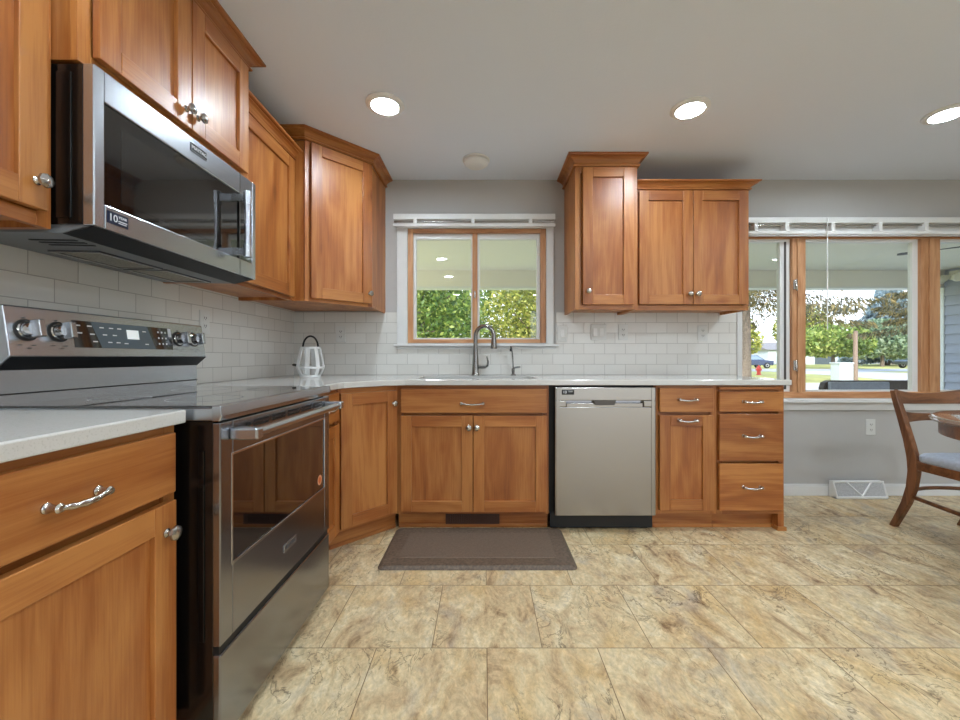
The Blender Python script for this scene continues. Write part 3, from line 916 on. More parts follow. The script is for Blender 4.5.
b.tube([(0.07, 0, 0.060), (0.088, -0.004, 0.072), (0.092, -0.010, 0.10), (0.082, -0.016, 0.14)], [0.010, 0.009, 0.007, 0.005], 12)
b.build('lever', FAUCET, f, smooth=True)

f2 = empty('drinking_water_tap', (0.214, 2.945, fz)); tag(f2, 'slim drinking water tap with black tip right of the faucet', 'tap')
b = MB(); b.lathe([(0.019, 0), (0.019, 0.008), (0.010, 0.012), (0.012, 0.03), (0.012, 0.05), (0.006, 0.055)], (0, 0, 0), 'Z', 20); b.build('body', FAUCET, f2, smooth=True)
b = MB(); b.tube([(0, 0, 0.05), (-0.003, -0.002, 0.12), (-0.008, -0.01, 0.17), (-0.016, -0.03, 0.205), (-0.022, -0.06, 0.207), (-0.024, -0.075, 0.19)], 0.0048, 12); b.build('spout', FAUCET, f2, smooth=True)
b = MB(); b.lathe([(0.0065, 0), (0.007, 0.015), (0.006, 0.02)], (-0.024, -0.075, 0.175), 'Z', 12); b.build('tip', BLACKM, f2, smooth=True)
b = MB(); b.tube([(0.006, 0, 0.055), (0.03, 0, 0.060), (0.052, 0, 0.062)], [0.007, 0.006, 0.005], 10); b.build('lever', FAUCET, f2, smooth=True)

# ------------------------------------------------------------------ dishwasher
dw = empty('dishwasher', (0.4215, 2.40, 0)); tag(dw, 'stainless steel dishwasher between sink cabinet and narrow cabinet', 'dishwasher')
W = 0.597
b = MB(); b.box(-0.026, W + 0.012, 0.045, 0.60, 0.105, 0.874); b.build('tub', BLACKM, dw)
b = MB()
b.box(0, W, -0.018, 0.04, 0.105, 0.750); b.box(0, W, -0.018, 0.04, 0.788, 0.866)
b.box(0, 0.066, -0.018, 0.04, 0.750, 0.788); b.box(W - 0.072, W, -0.018, 0.04, 0.750, 0.788)
b.build('door', STEELV, dw, bevel=0.004)
dwd = dw.children[-1] if dw.children[-1].name.startswith('door') else [c for c in dw.children if c.name.startswith('door')][0]
b = MB(); b.box(0.064, W - 0.070, 0.010, 0.038, 0.748, 0.790); b.build('handle_recess', STEELD, dwd)
b = MB(); b.box(0.068, W - 0.074, -0.012, 0.006, 0.747, 0.772); b.build('handle', STEELV, dwd, bevel=0.003)
b = MB(); b.prism_y([(0.226, 0.791), (0.236, 0.760), (0.352, 0.760), (0.362, 0.791)], -0.019, 0.012); b.build('latch_cover', plain('dark_steel', srgb(86, 82, 78), 0.35, 0.8), dwd, bevel=0.002)
for x in (0.016, W - 0.018):
    b = MB(); b.box(x - 0.009, x + 0.009, -0.0205, -0.018, 0.108, 0.862); b.build('edge_strip', STEELV, dwd, bevel=0.001)
b = MB(); b.box(0.040, 0.112, -0.0215, -0.018, 0.823, 0.852); bd = b.build('badge', BLACKM, dwd)
text('10', 0.024, INK, bd, (0.056, -0.0222, 0.8375)); text('YEAR', 0.012, INK, bd, (0.090, -0.0222, 0.842))
b = MB(); b.box(-0.020, W + 0.002, 0.038, 0.05, 0.012, 0.105); b.build('toe_panel', BLACKM, dw)
for x in (0.04, W - 0.06):
    b = MB(); b.box(x, x + 0.04, 0.06, 0.10, 0, 0.11); b.build('foot', BLACKM, dw)

# ------------------------------------------------------------------ wall cabinets
XU = -1.125
ZUB = 1.376
# left of the microwave
upper('wall_cabinet', (-1.12, 0.432, ZUB), PI / 2, 0.608, 0.31, 0, 2.206, [(0.02, 0.580, 1.412, 2.190, 0.553, 1.478)],
      'wall cabinet with one door left of the microwave',
      crown=([(0, 0.0), (0.608, 0.0)], 2.206, 2.265))
# above the microwave, deeper and up to the ceiling
upper('wall_cabinet', (-1.055, 1.043, 1.818), PI / 2, 0.747, 0.38, 0, 2.326,
      [(0.035, 0.3745, 1.848, 2.312, 0.348, 1.905), (0.3785, 0.718, 1.848, 2.312, 0.405, 1.905)],
      'two door wall cabinet above the microwave',
      crown=([(0, 0.33), (0, 0), (0.747, 0), (0.747, 0.33)], 2.326, 2.3845))
# right of the microwave
upper('wall_cabinet', (XU, 1.7925, ZUB), PI / 2, 0.566, 0.31, 0, 2.206, [(0.02, 0.545, 1.395, 2.190, 0.045, 1.462)],
      'wall cabinet with one door right of the microwave',
      crown=([(0.001, 0), (0.566, 0), (0.566, 0.05)], 2.206, 2.265))
# diagonal corner
UA, UB = (-1.055, 2.365), (-0.745, 2.675)
LU = math.hypot(UB[0] - UA[0], UB[1] - UA[1])
cu = empty('wall_cabinet', (UA[0], UA[1], ZUB), ang); tag(cu, 'diagonal corner wall cabinet reaching the ceiling with one door', 'wall cabinet')
Hc = 2.326 - ZUB
pts = [tolocal(x, y, UA[0], UA[1], ang) for x, y in (UA, UB, (-0.745, 3.038), (-1.438, 3.038), (-1.438, 2.365))]
b = MB(); b.prism([(p[0], p[1] + (0.014 if k < 2 else 0)) for k, p in enumerate(pts)], 0.016, Hc, WV)
for p, q in ((pts[1], pts[2]), (pts[4], pts[0])):
    ddx, ddy = q[0] - p[0], q[1] - p[1]; l = math.hypot(ddx, ddy); nx, ny = -ddy / l * 0.016, ddx / l * 0.016
    b.prism([p, q, (q[0] + nx, q[1] + ny), (p[0] + nx, p[1] + ny)], 0, 0.016, WV)
b.build('carcass', WV, cu)
b = MB(); ring(b, 0, LU, 0, Hc, 0, 0.014, 0.03, 0.03, 0.03, 0.03, WV, WH); b.build('face_frame', WV, cu, bevel=0.001)
add_door(cu, 0.030, LU - 0.012, 0.020, Hc - 0.012, (LU - 0.032, 0.085))
add_crown(cu, [pts[4], pts[0], pts[1], pts[2]], Hc, 2.3845 - ZUB)

ZR = 1.362
ZT1 = 2.675
upper('wall_cabinet', (0.6065, ZT1, ZR), 0, 0.413, YB - ZT1, 0, 2.312, [(0.047, 0.380, 1.392, 2.300, 0.080, 1.478)],
      'tall single door wall cabinet right of the sink window',
      crown=([(0, YB - ZT1 - 0.002), (0, 0), (0.413, 0), (0.413, YB - ZT1 - 0.002)], 2.312, 2.3845))
ZT2 = 2.725
upper('wall_cabinet', (1.0205, ZT2, ZR), 0, 0.772, YB - ZT2, 0, 2.178,
      [(0.024, 0.3835, 1.400, 2.165, 0.360, 1.468), (0.3875, 0.758, 1.400, 2.165, 0.412, 1.468)],
      'lower two door wall cabinet beside the large window',
      crown=([(0.001, 0), (0.772, 0), (0.772, YB - ZT2 - 0.002)], 2.178, 2.228))

# ------------------------------------------------------------------ microwave
mw = empty('microwave', (-1.015, 1.046, 1.389), PI / 2); tag(mw, 'stainless over the range microwave with vertical bar handle', 'microwave')
MWW, MWH = 0.742, 0.422
b = MB(); b.box(0.002, MWW - 0.002, 0.031, 0.40, 0.004, MWH, BLACK)
b.box(-0.0005, 0.002, 0.06, 0.10, 0.02, MWH - 0.02, BLACK)
b.build('body', BLACK, mw, bevel=0.002)
b = MB()
y0, y1 = 0.0, 0.030
gx0, gx1, gz0, gz1 = 0.030, 0.715, 0.066, 0.338
ring(b, 0, MWW, 0, MWH, y0, y1, gx0, MWW - gx1, MWH - gz1, gz0)
md_ = b.build('door', STEEL, mw, bevel=0.003)
b = MB(); b.box(gx0 - 0.002, 0.626, 0.006, 0.028, gz0 - 0.002, gz1 + 0.002); wnd = b.build('window', GLASSB, md_)
b = MB(); b.box(0.085, 0.52, 0.0052, 0.006, 0.090, 0.298); b.build('window_screen', plain('dark_window_screen', srgb(34, 32, 31), 0.05, spec=0.9, coat=0.5, noise=0.2, nscale=400), wnd)
b = MB(); b.box(0.628, gx1 + 0.002, 0.004, 0.028, gz0 - 0.002, gz1 + 0.002); b.build('control_strip', GLASSB, md_)
b = MB(); b.box(0.6255, 0.6285, -0.0006, 0.004, 0, MWH); b.build('door_seam', SLOT, md_)
b = MB()
hx = 0.585
b.tube([(hx, -0.055, 0.062), (hx, -0.055, 0.328)], 0.0115, 20)
for z in (0.062, 0.328):
    b.tube([(hx, -0.055, z - 0.0), (hx, -0.055, z + (0.05 if z < 0.2 else -0.05))], 0.0145, 20)
for z in (0.085, 0.303):
    b.box(hx - 0.008, hx + 0.008, -0.052, 0.006, z - 0.014, z + 0.014)
b.build('handle', STEEL, md_, smooth=True)
b = MB(); b.box(0.345, 0.424, -0.002, 0.0, 0.373, 0.402); bd = b.build('badge', BLACKM, md_)
b = MB(); ring(b, 0.345, 0.424, 0.373, 0.402, -0.0028, -0.002, 0.002, 0.002, 0.002, 0.002); b.build('badge_rim', CHROME, bd)
text('MAYTAG', 0.018, INK, bd, (0.3845, -0.003, 0.3875))
b = MB(); b.box(0.036, 0.100, -0.0012, 0.0, 0.020, 0.053); bd = b.build('warranty_sticker', NAVY, md_)
text('10', 0.028, INK, bd, (0.053, -0.0016, 0.0365))
text('YEAR', 0.011, INK, bd, (0.082, -0.0016, 0.0435))
b = MB(); b.box(0.069, 0.096, -0.0016, -0.001, 0.032, 0.0345); b.box(0.069, 0.094, -0.0016, -0.001, 0.027, 0.0292); b.build('fine_print', INK, bd)
b = MB(); b.prism_x([(0.012, 0.0035), (0.40, 0.0035), (0.40, -0.012), (0.09, -0.018)], 0.006, MWW - 0.006)
un = b.build('underside', UNDER, mw)
b = MB(); b.prism_x([(0.008, 0.002), (0.088, -0.0185), (0.090, -0.0195), (0.006, -0.001)], 0.008, MWW - 0.008); b.build('front_vent', BLACKM, un)
def us(y): return -0.018 + (y - 0.09) * (0.006 / 0.31)
for x in (0.20, 0.46):
    b = MB(); b.prism_x([(0.18, us(0.18) - 0.003), (0.31, us(0.31) - 0.003), (0.31, us(0.31) + 0.002), (0.18, us(0.18) + 0.002)], x, x + 0.22); b.build('grease_filter', MESHM, un)
    b = MB()
    for (ya, yb2, xa, xb) in ((0.165, 0.18, x - 0.012, x + 0.232), (0.31, 0.325, x - 0.012, x + 0.232), (0.18, 0.31, x - 0.012, x), (0.18, 0.31, x + 0.22, x + 0.232)):
        b.prism_x([(ya, us(ya) - 0.006), (yb2, us(yb2) - 0.006), (yb2, us(yb2) + 0.001), (ya, us(ya) + 0.001)], xa, xb)
    b.build('filter_frame', STEELD, un)
for q in range(3):
    b = MB(); b.prism_x([(0.12, us(0.12) - 0.002), (0.25, us(0.25) - 0.002), (0.25, us(0.25)), (0.12, us(0.12))], 0.070 + q * 0.026, 0.079 + q * 0.026); b.build('vent_slot', BLACKM, un)

# ------------------------------------------------------------------ range
rg = empty('range', (-0.686, 1.046, 0), PI / 2); tag(rg, 'stainless electric range with glass cooktop and back control panel', 'range')
RW = 0.734
b = MB(); b.box(0.006, RW - 0.006, 0.022, 0.735, 0.022, 0.880); b.build('body', BLACK, rg, bevel=0.003)
b = MB(); b.box(0.003, 0.006, 0.045, 0.060, 0.30, 0.80); b.build('side_rib', BLACK, rg, bevel=0.001)
for x in (0.05, RW - 0.09):
    for y in (0.06, 0.62):
        b = MB(); b.box(x, x + 0.04, y, y + 0.04, 0, 0.024); b.build('foot', BLACKM, rg)
# cooktop
b = MB()
b.box(-0.002, RW + 0.002, 0.018, 0.62, 0.880, 0.9125)
b.prism_x([(-0.006, 0.893), (0.000, 0.8785), (0.020, 0.8785), (0.020, 0.919), (-0.004, 0.919)], -0.004, RW + 0.004)
ct = b.build('cooktop', STEEL, rg, bevel=0.002)
b = MB(); b.box(0.004, RW - 0.004, 0.022, 0.585, 0.9125, 0.9185); cg = b.build('cooktop_glass', COOKG, ct, bevel=0.001)
for (x, y, r_) in ((0.19, 0.17, 0.10), (0.55, 0.17, 0.075), (0.19, 0.43, 0.075), (0.55, 0.43, 0.10)):
    b = MB(); b.lathe([(r_, 0), (r_, 0.0004), (r_ - 0.003, 0.0004), (r_ - 0.003, 0)], (x, y, 0.9184), 'Z', 48, cap=False); b.build('burner_ring', plain('burner_mark', srgb(120, 120, 122), 0.3), cg)
# oven door
b = MB()
dz0, dz1 = 0.290, 0.874
wx0, wx1, wz0, wz1 = 0.052, 0.684, 0.487, 0.780
ring(b, 0, RW, dz0, dz1, 0, 0.021, wx0, RW - wx1, dz1 - wz1, wz0 - dz0)
od = b.build('oven_door', STEELD, rg, bevel=0.003)
b = MB(); ring(b, wx0 - 0.006, wx1 + 0.006, wz0 - 0.006, wz1 + 0.006, -0.0015, 0.001, 0.007, 0.007, 0.007, 0.007); b.build('window_trim', CHROME, od, bevel=0.001)
b = MB(); b.box(wx0 - 0.001, wx1 + 0.001, 0.003, 0.019, wz0 - 0.001, wz1 + 0.001); ow = b.build('oven_window', OVENG, od)
b = MB(); b.lathe([(0.021, 0), (0.021, 0.0004), (0.0, 0.0005)], (0.640, 0.003, 0.53), '-Y', 32, cap=False); st = b.build('round_sticker', plain('sticker_peach', srgb(222, 160, 120), 0.45), ow)
b = MB(); b.lathe([(0.014, 0.0005), (0.014, 0.0007), (0.0, 0.0008)], (0.640, 0.003, 0.53), '-Y', 24, cap=False); b.build('sticker_centre', ORANGE, ow)
b = MB()
for q in range(5):
    x = 0.150 + q * 0.105
    for z in (0.856, 0.844):
        b.box(x, x + 0.085, -0.001, 0.002, z - 0.004, z + 0.003)
b.box(0.118, 0.135, -0.001, 0.002, 0.846, 0.856)
b.build('vent_slots', BLACKM, od)
b = MB(); b.tube([(0.045, -0.058, 0.838), (0.705, -0.058, 0.838)], 0.0125, 20)
b.build('handle_bar', STEEL, od, smooth=True)
for x0 in (0.040, 0.680):
    b = MB(); b.prism([(x0 - 0.004, 0.0), (x0 + 0.036, 0.0), (x0 + 0.032, -0.074), (x0, -0.074)], 0.822, 0.854); b.build('handle_mount', STEEL, od, bevel=0.006, seg=3)
b = MB(); b.box(0.330, 0.420, -0.003, 0.0, 0.374, 0.400); bd = b.build('badge', STEEL, od, bevel=0.001)
text('MAYTAG', 0.018, INKD, bd, (0.375, -0.0034, 0.387))
# drawer
b = MB(); b.box(0, RW, 0, 0.021, 0.030, 0.268); dr = b.build('storage_drawer', STEELD, rg, bevel=0.004)
b = MB(); b.box(0.004, RW - 0.004, 0.006, 0.022, 0.268, 0.290); b.build('drawer_gap', BLACKM, rg)
# backguard and control console
b = MB(); b.prism_x([(0.585, 0.915), (0.585, 1.012), (0.735, 1.012), (0.735, 0.915)], 0, RW); bg = b.build('backguard', STEEL, rg, bevel=0.002)
b = MB(); b.box(0, RW, 0.583, 0.586, 0.944, 0.948); b.build('backguard_seam', BLACKM, bg)
b = MB(); b.prism_x([(0.546, 1.048), (0.566, 1.183), (0.585, 1.186), (0.735, 1.186), (0.735, 1.012), (0.585, 1.012)], -0.003, RW + 0.003); cn = b.build('control_console', STEEL, rg, bevel=0.003)
b = MB(); b.prism_x([(0.546, 1.0475), (0.584, 1.012), (0.584, 1.0105), (0.544, 1.0465)], 0.0, RW); b.build('console_underside', BLACKM, cn)
tilt = math.atan2(0.020, 0.135)
def on_console(x, z, out=0.0):
    t = (z - 1.048) / 0.135
    return Vector((x, 0.546 + 0.020 * t - out * math.cos(tilt), z + out * math.sin(tilt)))
def console_slab(x0, x1, z0, z1, out, mat, name, parent, skew=0.0):
    b = MB()
    p = [on_console(x0 + skew, z1, out), on_console(x1 + skew, z1, out), on_console(x1, z0, out), on_console(x0, z0, out)]
    q = [on_console(x0 + skew, z1, -0.002), on_console(x1 + skew, z1, -0.002), on_console(x1, z0, -0.002), on_console(x0, z0, -0.002)]
    b.loft([q, p]); return b.build(name, mat, parent)
dp = console_slab(0.170, 0.552, 1.075, 1.158, 0.0010, GLASSB, 'display', cn)
console_slab(0.255, 0.468, 1.0752, 1.1578, 0.0016, GREYG, 'touch_zone', dp, skew=-0.028)
console_slab(0.352, 0.400, 1.108, 1.140, 0.0022, LCD, 'screen', dp)
rt = (PI / 2 - tilt, 0, 0)
def marks(spots, mat, parent, w=0.018, h=0.0035):
    b = MB()
    for x, z in spots:
        p = [on_console(x + sx * w / 2, z + sz * h / 2, 0.0019) for sx, sz in ((-1, 1), (1, 1), (1, -1), (-1, -1))]
        q = [on_console(x + sx * w / 2, z + sz * h / 2, 0.0012) for sx, sz in ((-1, 1), (1, 1), (1, -1), (-1, -1))]
        b.loft([q, p])
    return b.build('printed_marks', mat, parent)
marks([(0.185, 1.143), (0.222, 1.143), (0.188, 1.120), (0.228, 1.118), (0.235, 1.095), (0.262, 1.141), (0.295, 1.141), (0.325, 1.141), (0.270, 1.118), (0.305, 1.118), (0.285, 1.094), (0.315, 1.094), (0.345, 1.092), (0.425, 1.138), (0.430, 1.092)], INK, dp, 0.015)
marks([(x, z) for x in (0.488, 0.505, 0.522) for z in (1.140, 1.118, 1.096)], INK, dp, 0.006, 0.006)
console_slab(0.536, 0.551, 1.124, 1.157, 0.0016, INK, 'sticker', dp)
def range_knob(x):
    k = empty('knob_proxy', (0, 0, 0))
    bpy.data.objects.remove(k)
    b = MB()
    c = on_console(x, 1.119)
    b.lathe([(0.024, 0), (0.024, 0.004), (0.021, 0.006), (0.020, 0.022), (0.018, 0.026)], (0, 0, 0), '-Y', 28)
    o = b.build('knob', CHROME, cn, smooth=True)
    o.location = c; o.rotation_euler = (-tilt, 0, 0)
    b = MB(); b.box(-0.009, 0.009, -0.047, -0.020, -0.024, 0.024); b.build('grip', STEEL, o, bevel=0.003)
    b = MB(); b.lathe([(0.030, 0), (0.030, 0.002), (0.022, 0.003)], (0, 0, 0), '-Y', 28); b.build('collar', BLACKM, o, smooth=True)
    return o
for x in (0.045, 0.128, 0.588, 0.672):
    range_knob(x)
marks([(x, 1.152) for x in (0.042, 0.125, 0.588, 0.672)], INKD, cn, 0.008, 0.003)
marks([(x + d, 1.078) for x in (0.042, 0.125, 0.588, 0.672) for d in (-0.018, 0.016)] + [(x, 1.070) for x in (0.046, 0.130, 0.592, 0.676)], INKD, cn, 0.011, 0.002)

# ------------------------------------------------------------------ ceiling lights and smoke detector
def can(x, y, label):
    r = empty('recessed_light', (x, y, ZC)); tag(r, label, 'ceiling light', 'recessed ceiling lights')
    b = MB(); b.lathe([(0.099, 0.0), (0.100, -0.006), (0.094, -0.012), (0.072, -0.016), (0.069, -0.012)], (0, 0, 0), 'Z', 48, cap=False); b.build('trim_ring', WHITEP, r, smooth=True)
    b = MB(); b.lathe([(0.0, -0.0125), (0.069, -0.0118), (0.069, -0.010), (0.0, -0.010)], (0, 0, 0), 'Z', 48, cap=False); b.build('diffuser', CANL, r, smooth=True)
    return r
can(-0.524, 2.128, 'recessed ceiling light nearest the diagonal corner cabinet')
can(1.108, 2.162, 'recessed ceiling light in front of the two door wall cabinet')
can(2.54, 2.206, 'recessed ceiling light cut by the right picture edge')
can(-0.58, 0.72, 'recessed ceiling light mirrored upper in the left sink window pane')
can(-0.58, -0.45, 'recessed ceiling light mirrored lower in the left sink window pane')
for (x, y) in ((1.1, 0.72), (2.54, 0.72), (1.1, -0.9), (2.54, -0.9), (-0.58, -2.4), (1.1, -2.4), (2.54, -2.4), (4.0, 0.72), (4.0, -0.9)):  # unseen cans added for even fill light
    can(x, y, 'added recessed ceiling light outside the view, for even fill')
sd = empty('smoke_detector', (-0.054, 2.73, ZC)); tag(sd, 'round white smoke detector on the ceiling above the sink', 'smoke detector')
b = MB(); b.lathe([(0.092, 0.0), (0.092, -0.008), (0.086, -0.011)], (0, 0, 0), 'Z', 40); b.build('mounting_plate', WHITEP, sd, smooth=True)
b = MB(); b.lathe([(0.070, -0.010), (0.070, -0.016), (0.084, -0.017), (0.082, -0.028), (0.064, -0.042), (0.045, -0.045), (0.0, -0.0455)], (0, 0, 0), 'Z', 40, cap=False); b.build('cover', WHITEP, sd, smooth=True)

# ------------------------------------------------------------------ outlets and switches
def outlet(x, y, z, rz, label, kind='outlet', w=0.072):
    name = 'light_switch' if kind == 'switch' else 'wall_outlet'
    r = empty(name, (x, y, z), rz); tag(r, label, 'switch' if kind == 'switch' else 'outlet', 'wall plates')
    b = MB(); b.box(-w / 2, w / 2, -0.006, 0, -0.06, 0.06); b.build('plate', PLATE, r, bevel=0.003)
    n = 2 if w > 0.1 else 1
    for k in range(n):
        cx = 0 if n == 1 else (-0.024 + 0.048 * k)
        if kind == 'switch':
            b = MB(); b.box(cx - 0.016, cx + 0.016, -0.0075, -0.006, -0.033, 0.033); b.build('switch_frame', PLATE, r, bevel=0.001)
            b = MB(); b.prism_x([(-0.0075, -0.03), (-0.010, -0.028), (-0.0078, 0.03), (-0.0075, 0.03)], cx - 0.014, cx + 0.014); b.build('rocker', WHITEP, r)
        else:
            for s_ in (-0.02, 0.02):
                b = MB(); b.box(cx - 0.016, cx + 0.016, -0.0085, -0.006, s_ - 0.014, s_ + 0.014); fc = b.build('socket', PLATE, r, bevel=0.002)
                b = MB(); b.box(cx - 0.008, cx - 0.005, -0.0092, -0.0084, s_ - 0.004, s_ + 0.006); b.box(cx + 0.005, cx + 0.008, -0.0092, -0.0084, s_ - 0.004, s_ + 0.006)
                b.box(cx - 0.002, cx + 0.002, -0.0092, -0.0084, s_ - 0.010, s_ - 0.006); b.build('slots', SLOT, fc)
    return r
outlet(-1.078, ty - 0.0005, 1.218, 0, 'outlet on the tile to the right of the lantern')
outlet(XL + 0.0095, 2.053, 1.225, PI / 2, 'outlet on the left tile wall behind the stove')
outlet(0.590, ty - 0.0005, 1.222, 0, 'switch on the tile just right of the sink window', 'switch')
outlet(0.862, ty - 0.0005, 1.232, 0, 'double switch plate on the tile above the dishwasher', 'switch', 0.118)
outlet(1.048, ty - 0.0005, 1.232, 0, 'outlet on the tile beside the double switch plate')
outlet(1.646, ty - 0.0005, 1.226, 0, 'outlet on the tile at the counter end near the large window')
outlet(2.92, YB - 0.0005, 0.517, 0, 'white outlet on the grey wall under the large window')

# ------------------------------------------------------------------ white lantern on the counter
ln = empty('lantern', (-1.148, 2.66, 0.911)); tag(ln, 'white slatted lantern with dark loop handle in the counter corner', 'lantern')
b = MB(); b.lathe([(0.062, 0), (0.066, 0.002), (0.066, 0.016), (0.062, 0.018), (0.0, 0.018)], (0, 0, 0), 'Z', 32, cap=False); b.face([v for v in b.bm.verts[:32]], 0); b.build('base_ring', WHITEP, ln, smooth=True)
b = MB(); b.lathe([(0.052, 0.188), (0.063, 0.188), (0.063, 0.202), (0.052, 0.202), (0.052, 0.188)], (0, 0, 0), 'Z', 32, cap=False); b.build('top_ring', WHITEP, ln, smooth=True)
b = MB(); b.lathe([(0.078, 0.060), (0.086, 0.060), (0.086, 0.072), (0.078, 0.072), (0.078, 0.060)], (0, 0, 0), 'Z', 32, cap=False); b.build('middle_ring', WHITEP, ln, smooth=True)
for k in range(8):
    a_ = 2 * PI * k / 8 + 0.17
    b = MB()
    ca, sa = math.cos(a_), math.sin(a_)
    rings = []
    for (r_, z) in ((0.060, 0.012), (0.072, 0.034), (0.0845, 0.066), (0.074, 0.13), (0.060, 0.195)):
        w_ = 0.0125
        q = []
        for (du, dv) in ((-w_, -0.003), (w_, -0.003), (w_, 0.003), (-w_, 0.003)):
            q.append((ca * (r_ + dv) - sa * du, sa * (r_ + dv) + ca * du, z))
        rings.append(q)
    b.loft(rings); b.build('slat', WHITEP, ln)
b = MB()
b.tube([(0.050 * math.cos(t), 0, 0.198 + 0.075 * math.sin(t)) for t in [PI * k / 20 for k in range(21)]], 0.006, 10); b.build('handle', BLACKM, ln, smooth=True)
b = MB(); b.lathe([(0.004, 0), (0.012, 0.004), (0.013, 0.012), (0.006, 0.016)], (-0.098, -0.02, 0.075), 'Z', 16); b.tube([(-0.098, -0.02, 0.08), (-0.082, -0.015, 0.075)], 0.004, 8); b.build('clasp_knob', BLACKM, ln, smooth=True)

# ------------------------------------------------------------------ floor mat
mt = empty('floor_mat', (-0.032, 2.205, 0)); tag(mt, 'brown cushioned kitchen mat in front of the sink cabinet', 'mat')
def rrect(hx_, hy_, r_, n=6):
    return arc(hx_ - r_, hy_ - r_, r_, 0, PI / 2, n) + arc(-hx_ + r_, hy_ - r_, r_, PI / 2, PI, n) + arc(-hx_ + r_, -hy_ + r_, r_, PI, 1.5 * PI, n) + arc(hx_ - r_, -hy_ + r_, r_, 1.5 * PI, 2 * PI, n)
b = MB()
b.loft([[(x, y, z) for x, y in rrect(0.495 - g, 0.235 - g, 0.03)] for (z, g) in ((0.0, 0.0), (0.004, 0.0), (0.015, 0.014), (0.017, 0.022))])
b.build('border', MATD, mt)
b = MB(); b.loft([[(x, y, z) for x, y in rrect(0.495 - g, 0.235 - g, 0.02)] for (z, g) in ((0.0165, 0.088), (0.0185, 0.092))]); b.build('inner_field', MATM, mt)

# ------------------------------------------------------------------ floor register with air deflector
rgx0, rgx1 = 2.592, 2.972
fr = empty('floor_register', ((rgx0 + rgx1) / 2, 2.98, 0)); tag(fr, 'white slanted floor air deflector against the baseboard', 'floor vent')
hw = (rgx1 - rgx0) / 2
yb_, yf_, zt_ = 0.044, -0.024, 0.120
def slope(x, t, o=0.0):   # t 0 at front bottom, 1 at top back
    k = hw - 0.0 * t
    return Vector((x * k, yf_ + (0.037) * t, 0.012 + (zt_ - 0.012) * t + o))
b = MB(); b.prism_x([(yf_, 0), (yb_, 0), (yb_, 0.02), (yf_, 0.014)], -hw, hw)
b.prism_x([(0.012, 0.014), (yb_, 0.014), (yb_, zt_), (0.012, zt_)], -hw, hw)
for s_ in (-1, 1):
    xs = sorted((s_ * hw, s_ * (hw - 0.012)))
    b.prism_x([(yf_, 0.0), (0.014, 0.0), (0.014, zt_), (yf_, 0.014)], xs[0], xs[1])
b.build('hood', WHITEP, fr, bevel=0.002)
b = MB(); b.loft([[slope(-0.94, 0.08, -0.004), slope(0.94, 0.08, -0.004), slope(0.94, 0.94, -0.004), slope(-0.94, 0.94, -0.004)], [slope(-0.94, 0.08, -0.008), slope(0.94, 0.08, -0.008), slope(0.94, 0.94, -0.008), slope(-0.94, 0.94, -0.008)]])
b.build('screen', plain('register_screen', srgb(178, 178, 178), 0.5, noise=0.3, nscale=220), fr)
def bar3(p, q, w=0.006):
    b.tube([p, q], w, 8)
b = MB()
for (p, q) in ((slope(-1, 0.02), slope(1, 0.02)), (slope(-1, 0.98), slope(1, 0.98)), (slope(-0.97, 0), slope(-0.97, 1)), (slope(0.97, 0), slope(0.97, 1)), (slope(-0.45, 0.95), slope(0.02, 0.08)), (slope(0.02, 0.08), slope(0.52, 0.95))):
    b.tube([p, q], 0.006, 8)
b.build('grille_bars', WHITEP, fr)

# ------------------------------------------------------------------ dining chair and table
ch = empty('dining_chair', (2.75, 2.18, 0)); tag(ch, 'oak dining chair with curved back and pale blue seat', 'chair')
def stile(x, mat=OAKV):
    cl = [(0.312, 0.0), (0.275, 0.08), (0.235, 0.17), (0.205, 0.27), (0.192, 0.37), (0.198, 0.45), (0.222, 0.55), (0.258, 0.67), (0.296, 0.79), (0.308, 0.84)]
    th = [0.017, 0.019, 0.022, 0.025, 0.028, 0.028, 0.024, 0.021, 0.018, 0.016]
    rings = []
    for (y, z), t in zip(cl, th):
        rings.append([(x - 0.016, y - t, z), (x + 0.016, y - t, z), (x + 0.016, y + t, z), (x - 0.016, y + t, z)])
    b = MB(); b.loft(rings); return b
for x in (-0.21, 0.21):
    stile(x).build('rear_leg', OAKV, ch, bevel=0.005, seg=3)
def curved_slat(z0, z1, y_, sag, bow, th=0.011, arch=0.0):
    rings = []
    for k in range(17):
        u = -1 + k / 8.0
        c = 1 - u * u
        yy = y_ + bow * c
        rings.append([(u * 0.205, yy - th, z0 + arch * c), (u * 0.205, yy + th, z0 + arch * c), (u * 0.205, yy + th, z1 - sag * c), (u * 0.205, yy - th, z1 - sag * c)])
    b = MB(); b.loft(rings); return b
curved_slat(0.758, 0.846, 0.305, 0.026, 0.035, arch=-0.004).build('top_rail', OAKH, ch, bevel=0.004, seg=3)
curved_slat(0.640, 0.718, 0.268, 0.020, 0.035, arch=0.016).build('back_slat', OAKH, ch, bevel=0.003)
b = MB()
for x in (-0.21, 0.21):
    b.box(x - 0.014, x + 0.014, -0.215, 0.18, 0.385, 0.435)
b.box(-0.21, 0.21, 0.165, 0.19, 0.385, 0.435); b.box(-0.21, 0.21, -0.235, -0.21, 0.385, 0.435)
b.build('seat_frame', OAKH, ch, bevel=0.004)
b = MB(); b.loft([[(x, y - 0.02, z) for x, y in rrect(0.222 - g, 0.205 - g, 0.05)] for (z, g) in ((0.434, 0.006), (0.442, 0.0), (0.468, 0.0), (0.484, 0.012), (0.492, 0.04), (0.496, 0.09))])
b.build('seat_cushion', SEATF, ch, smooth=True)
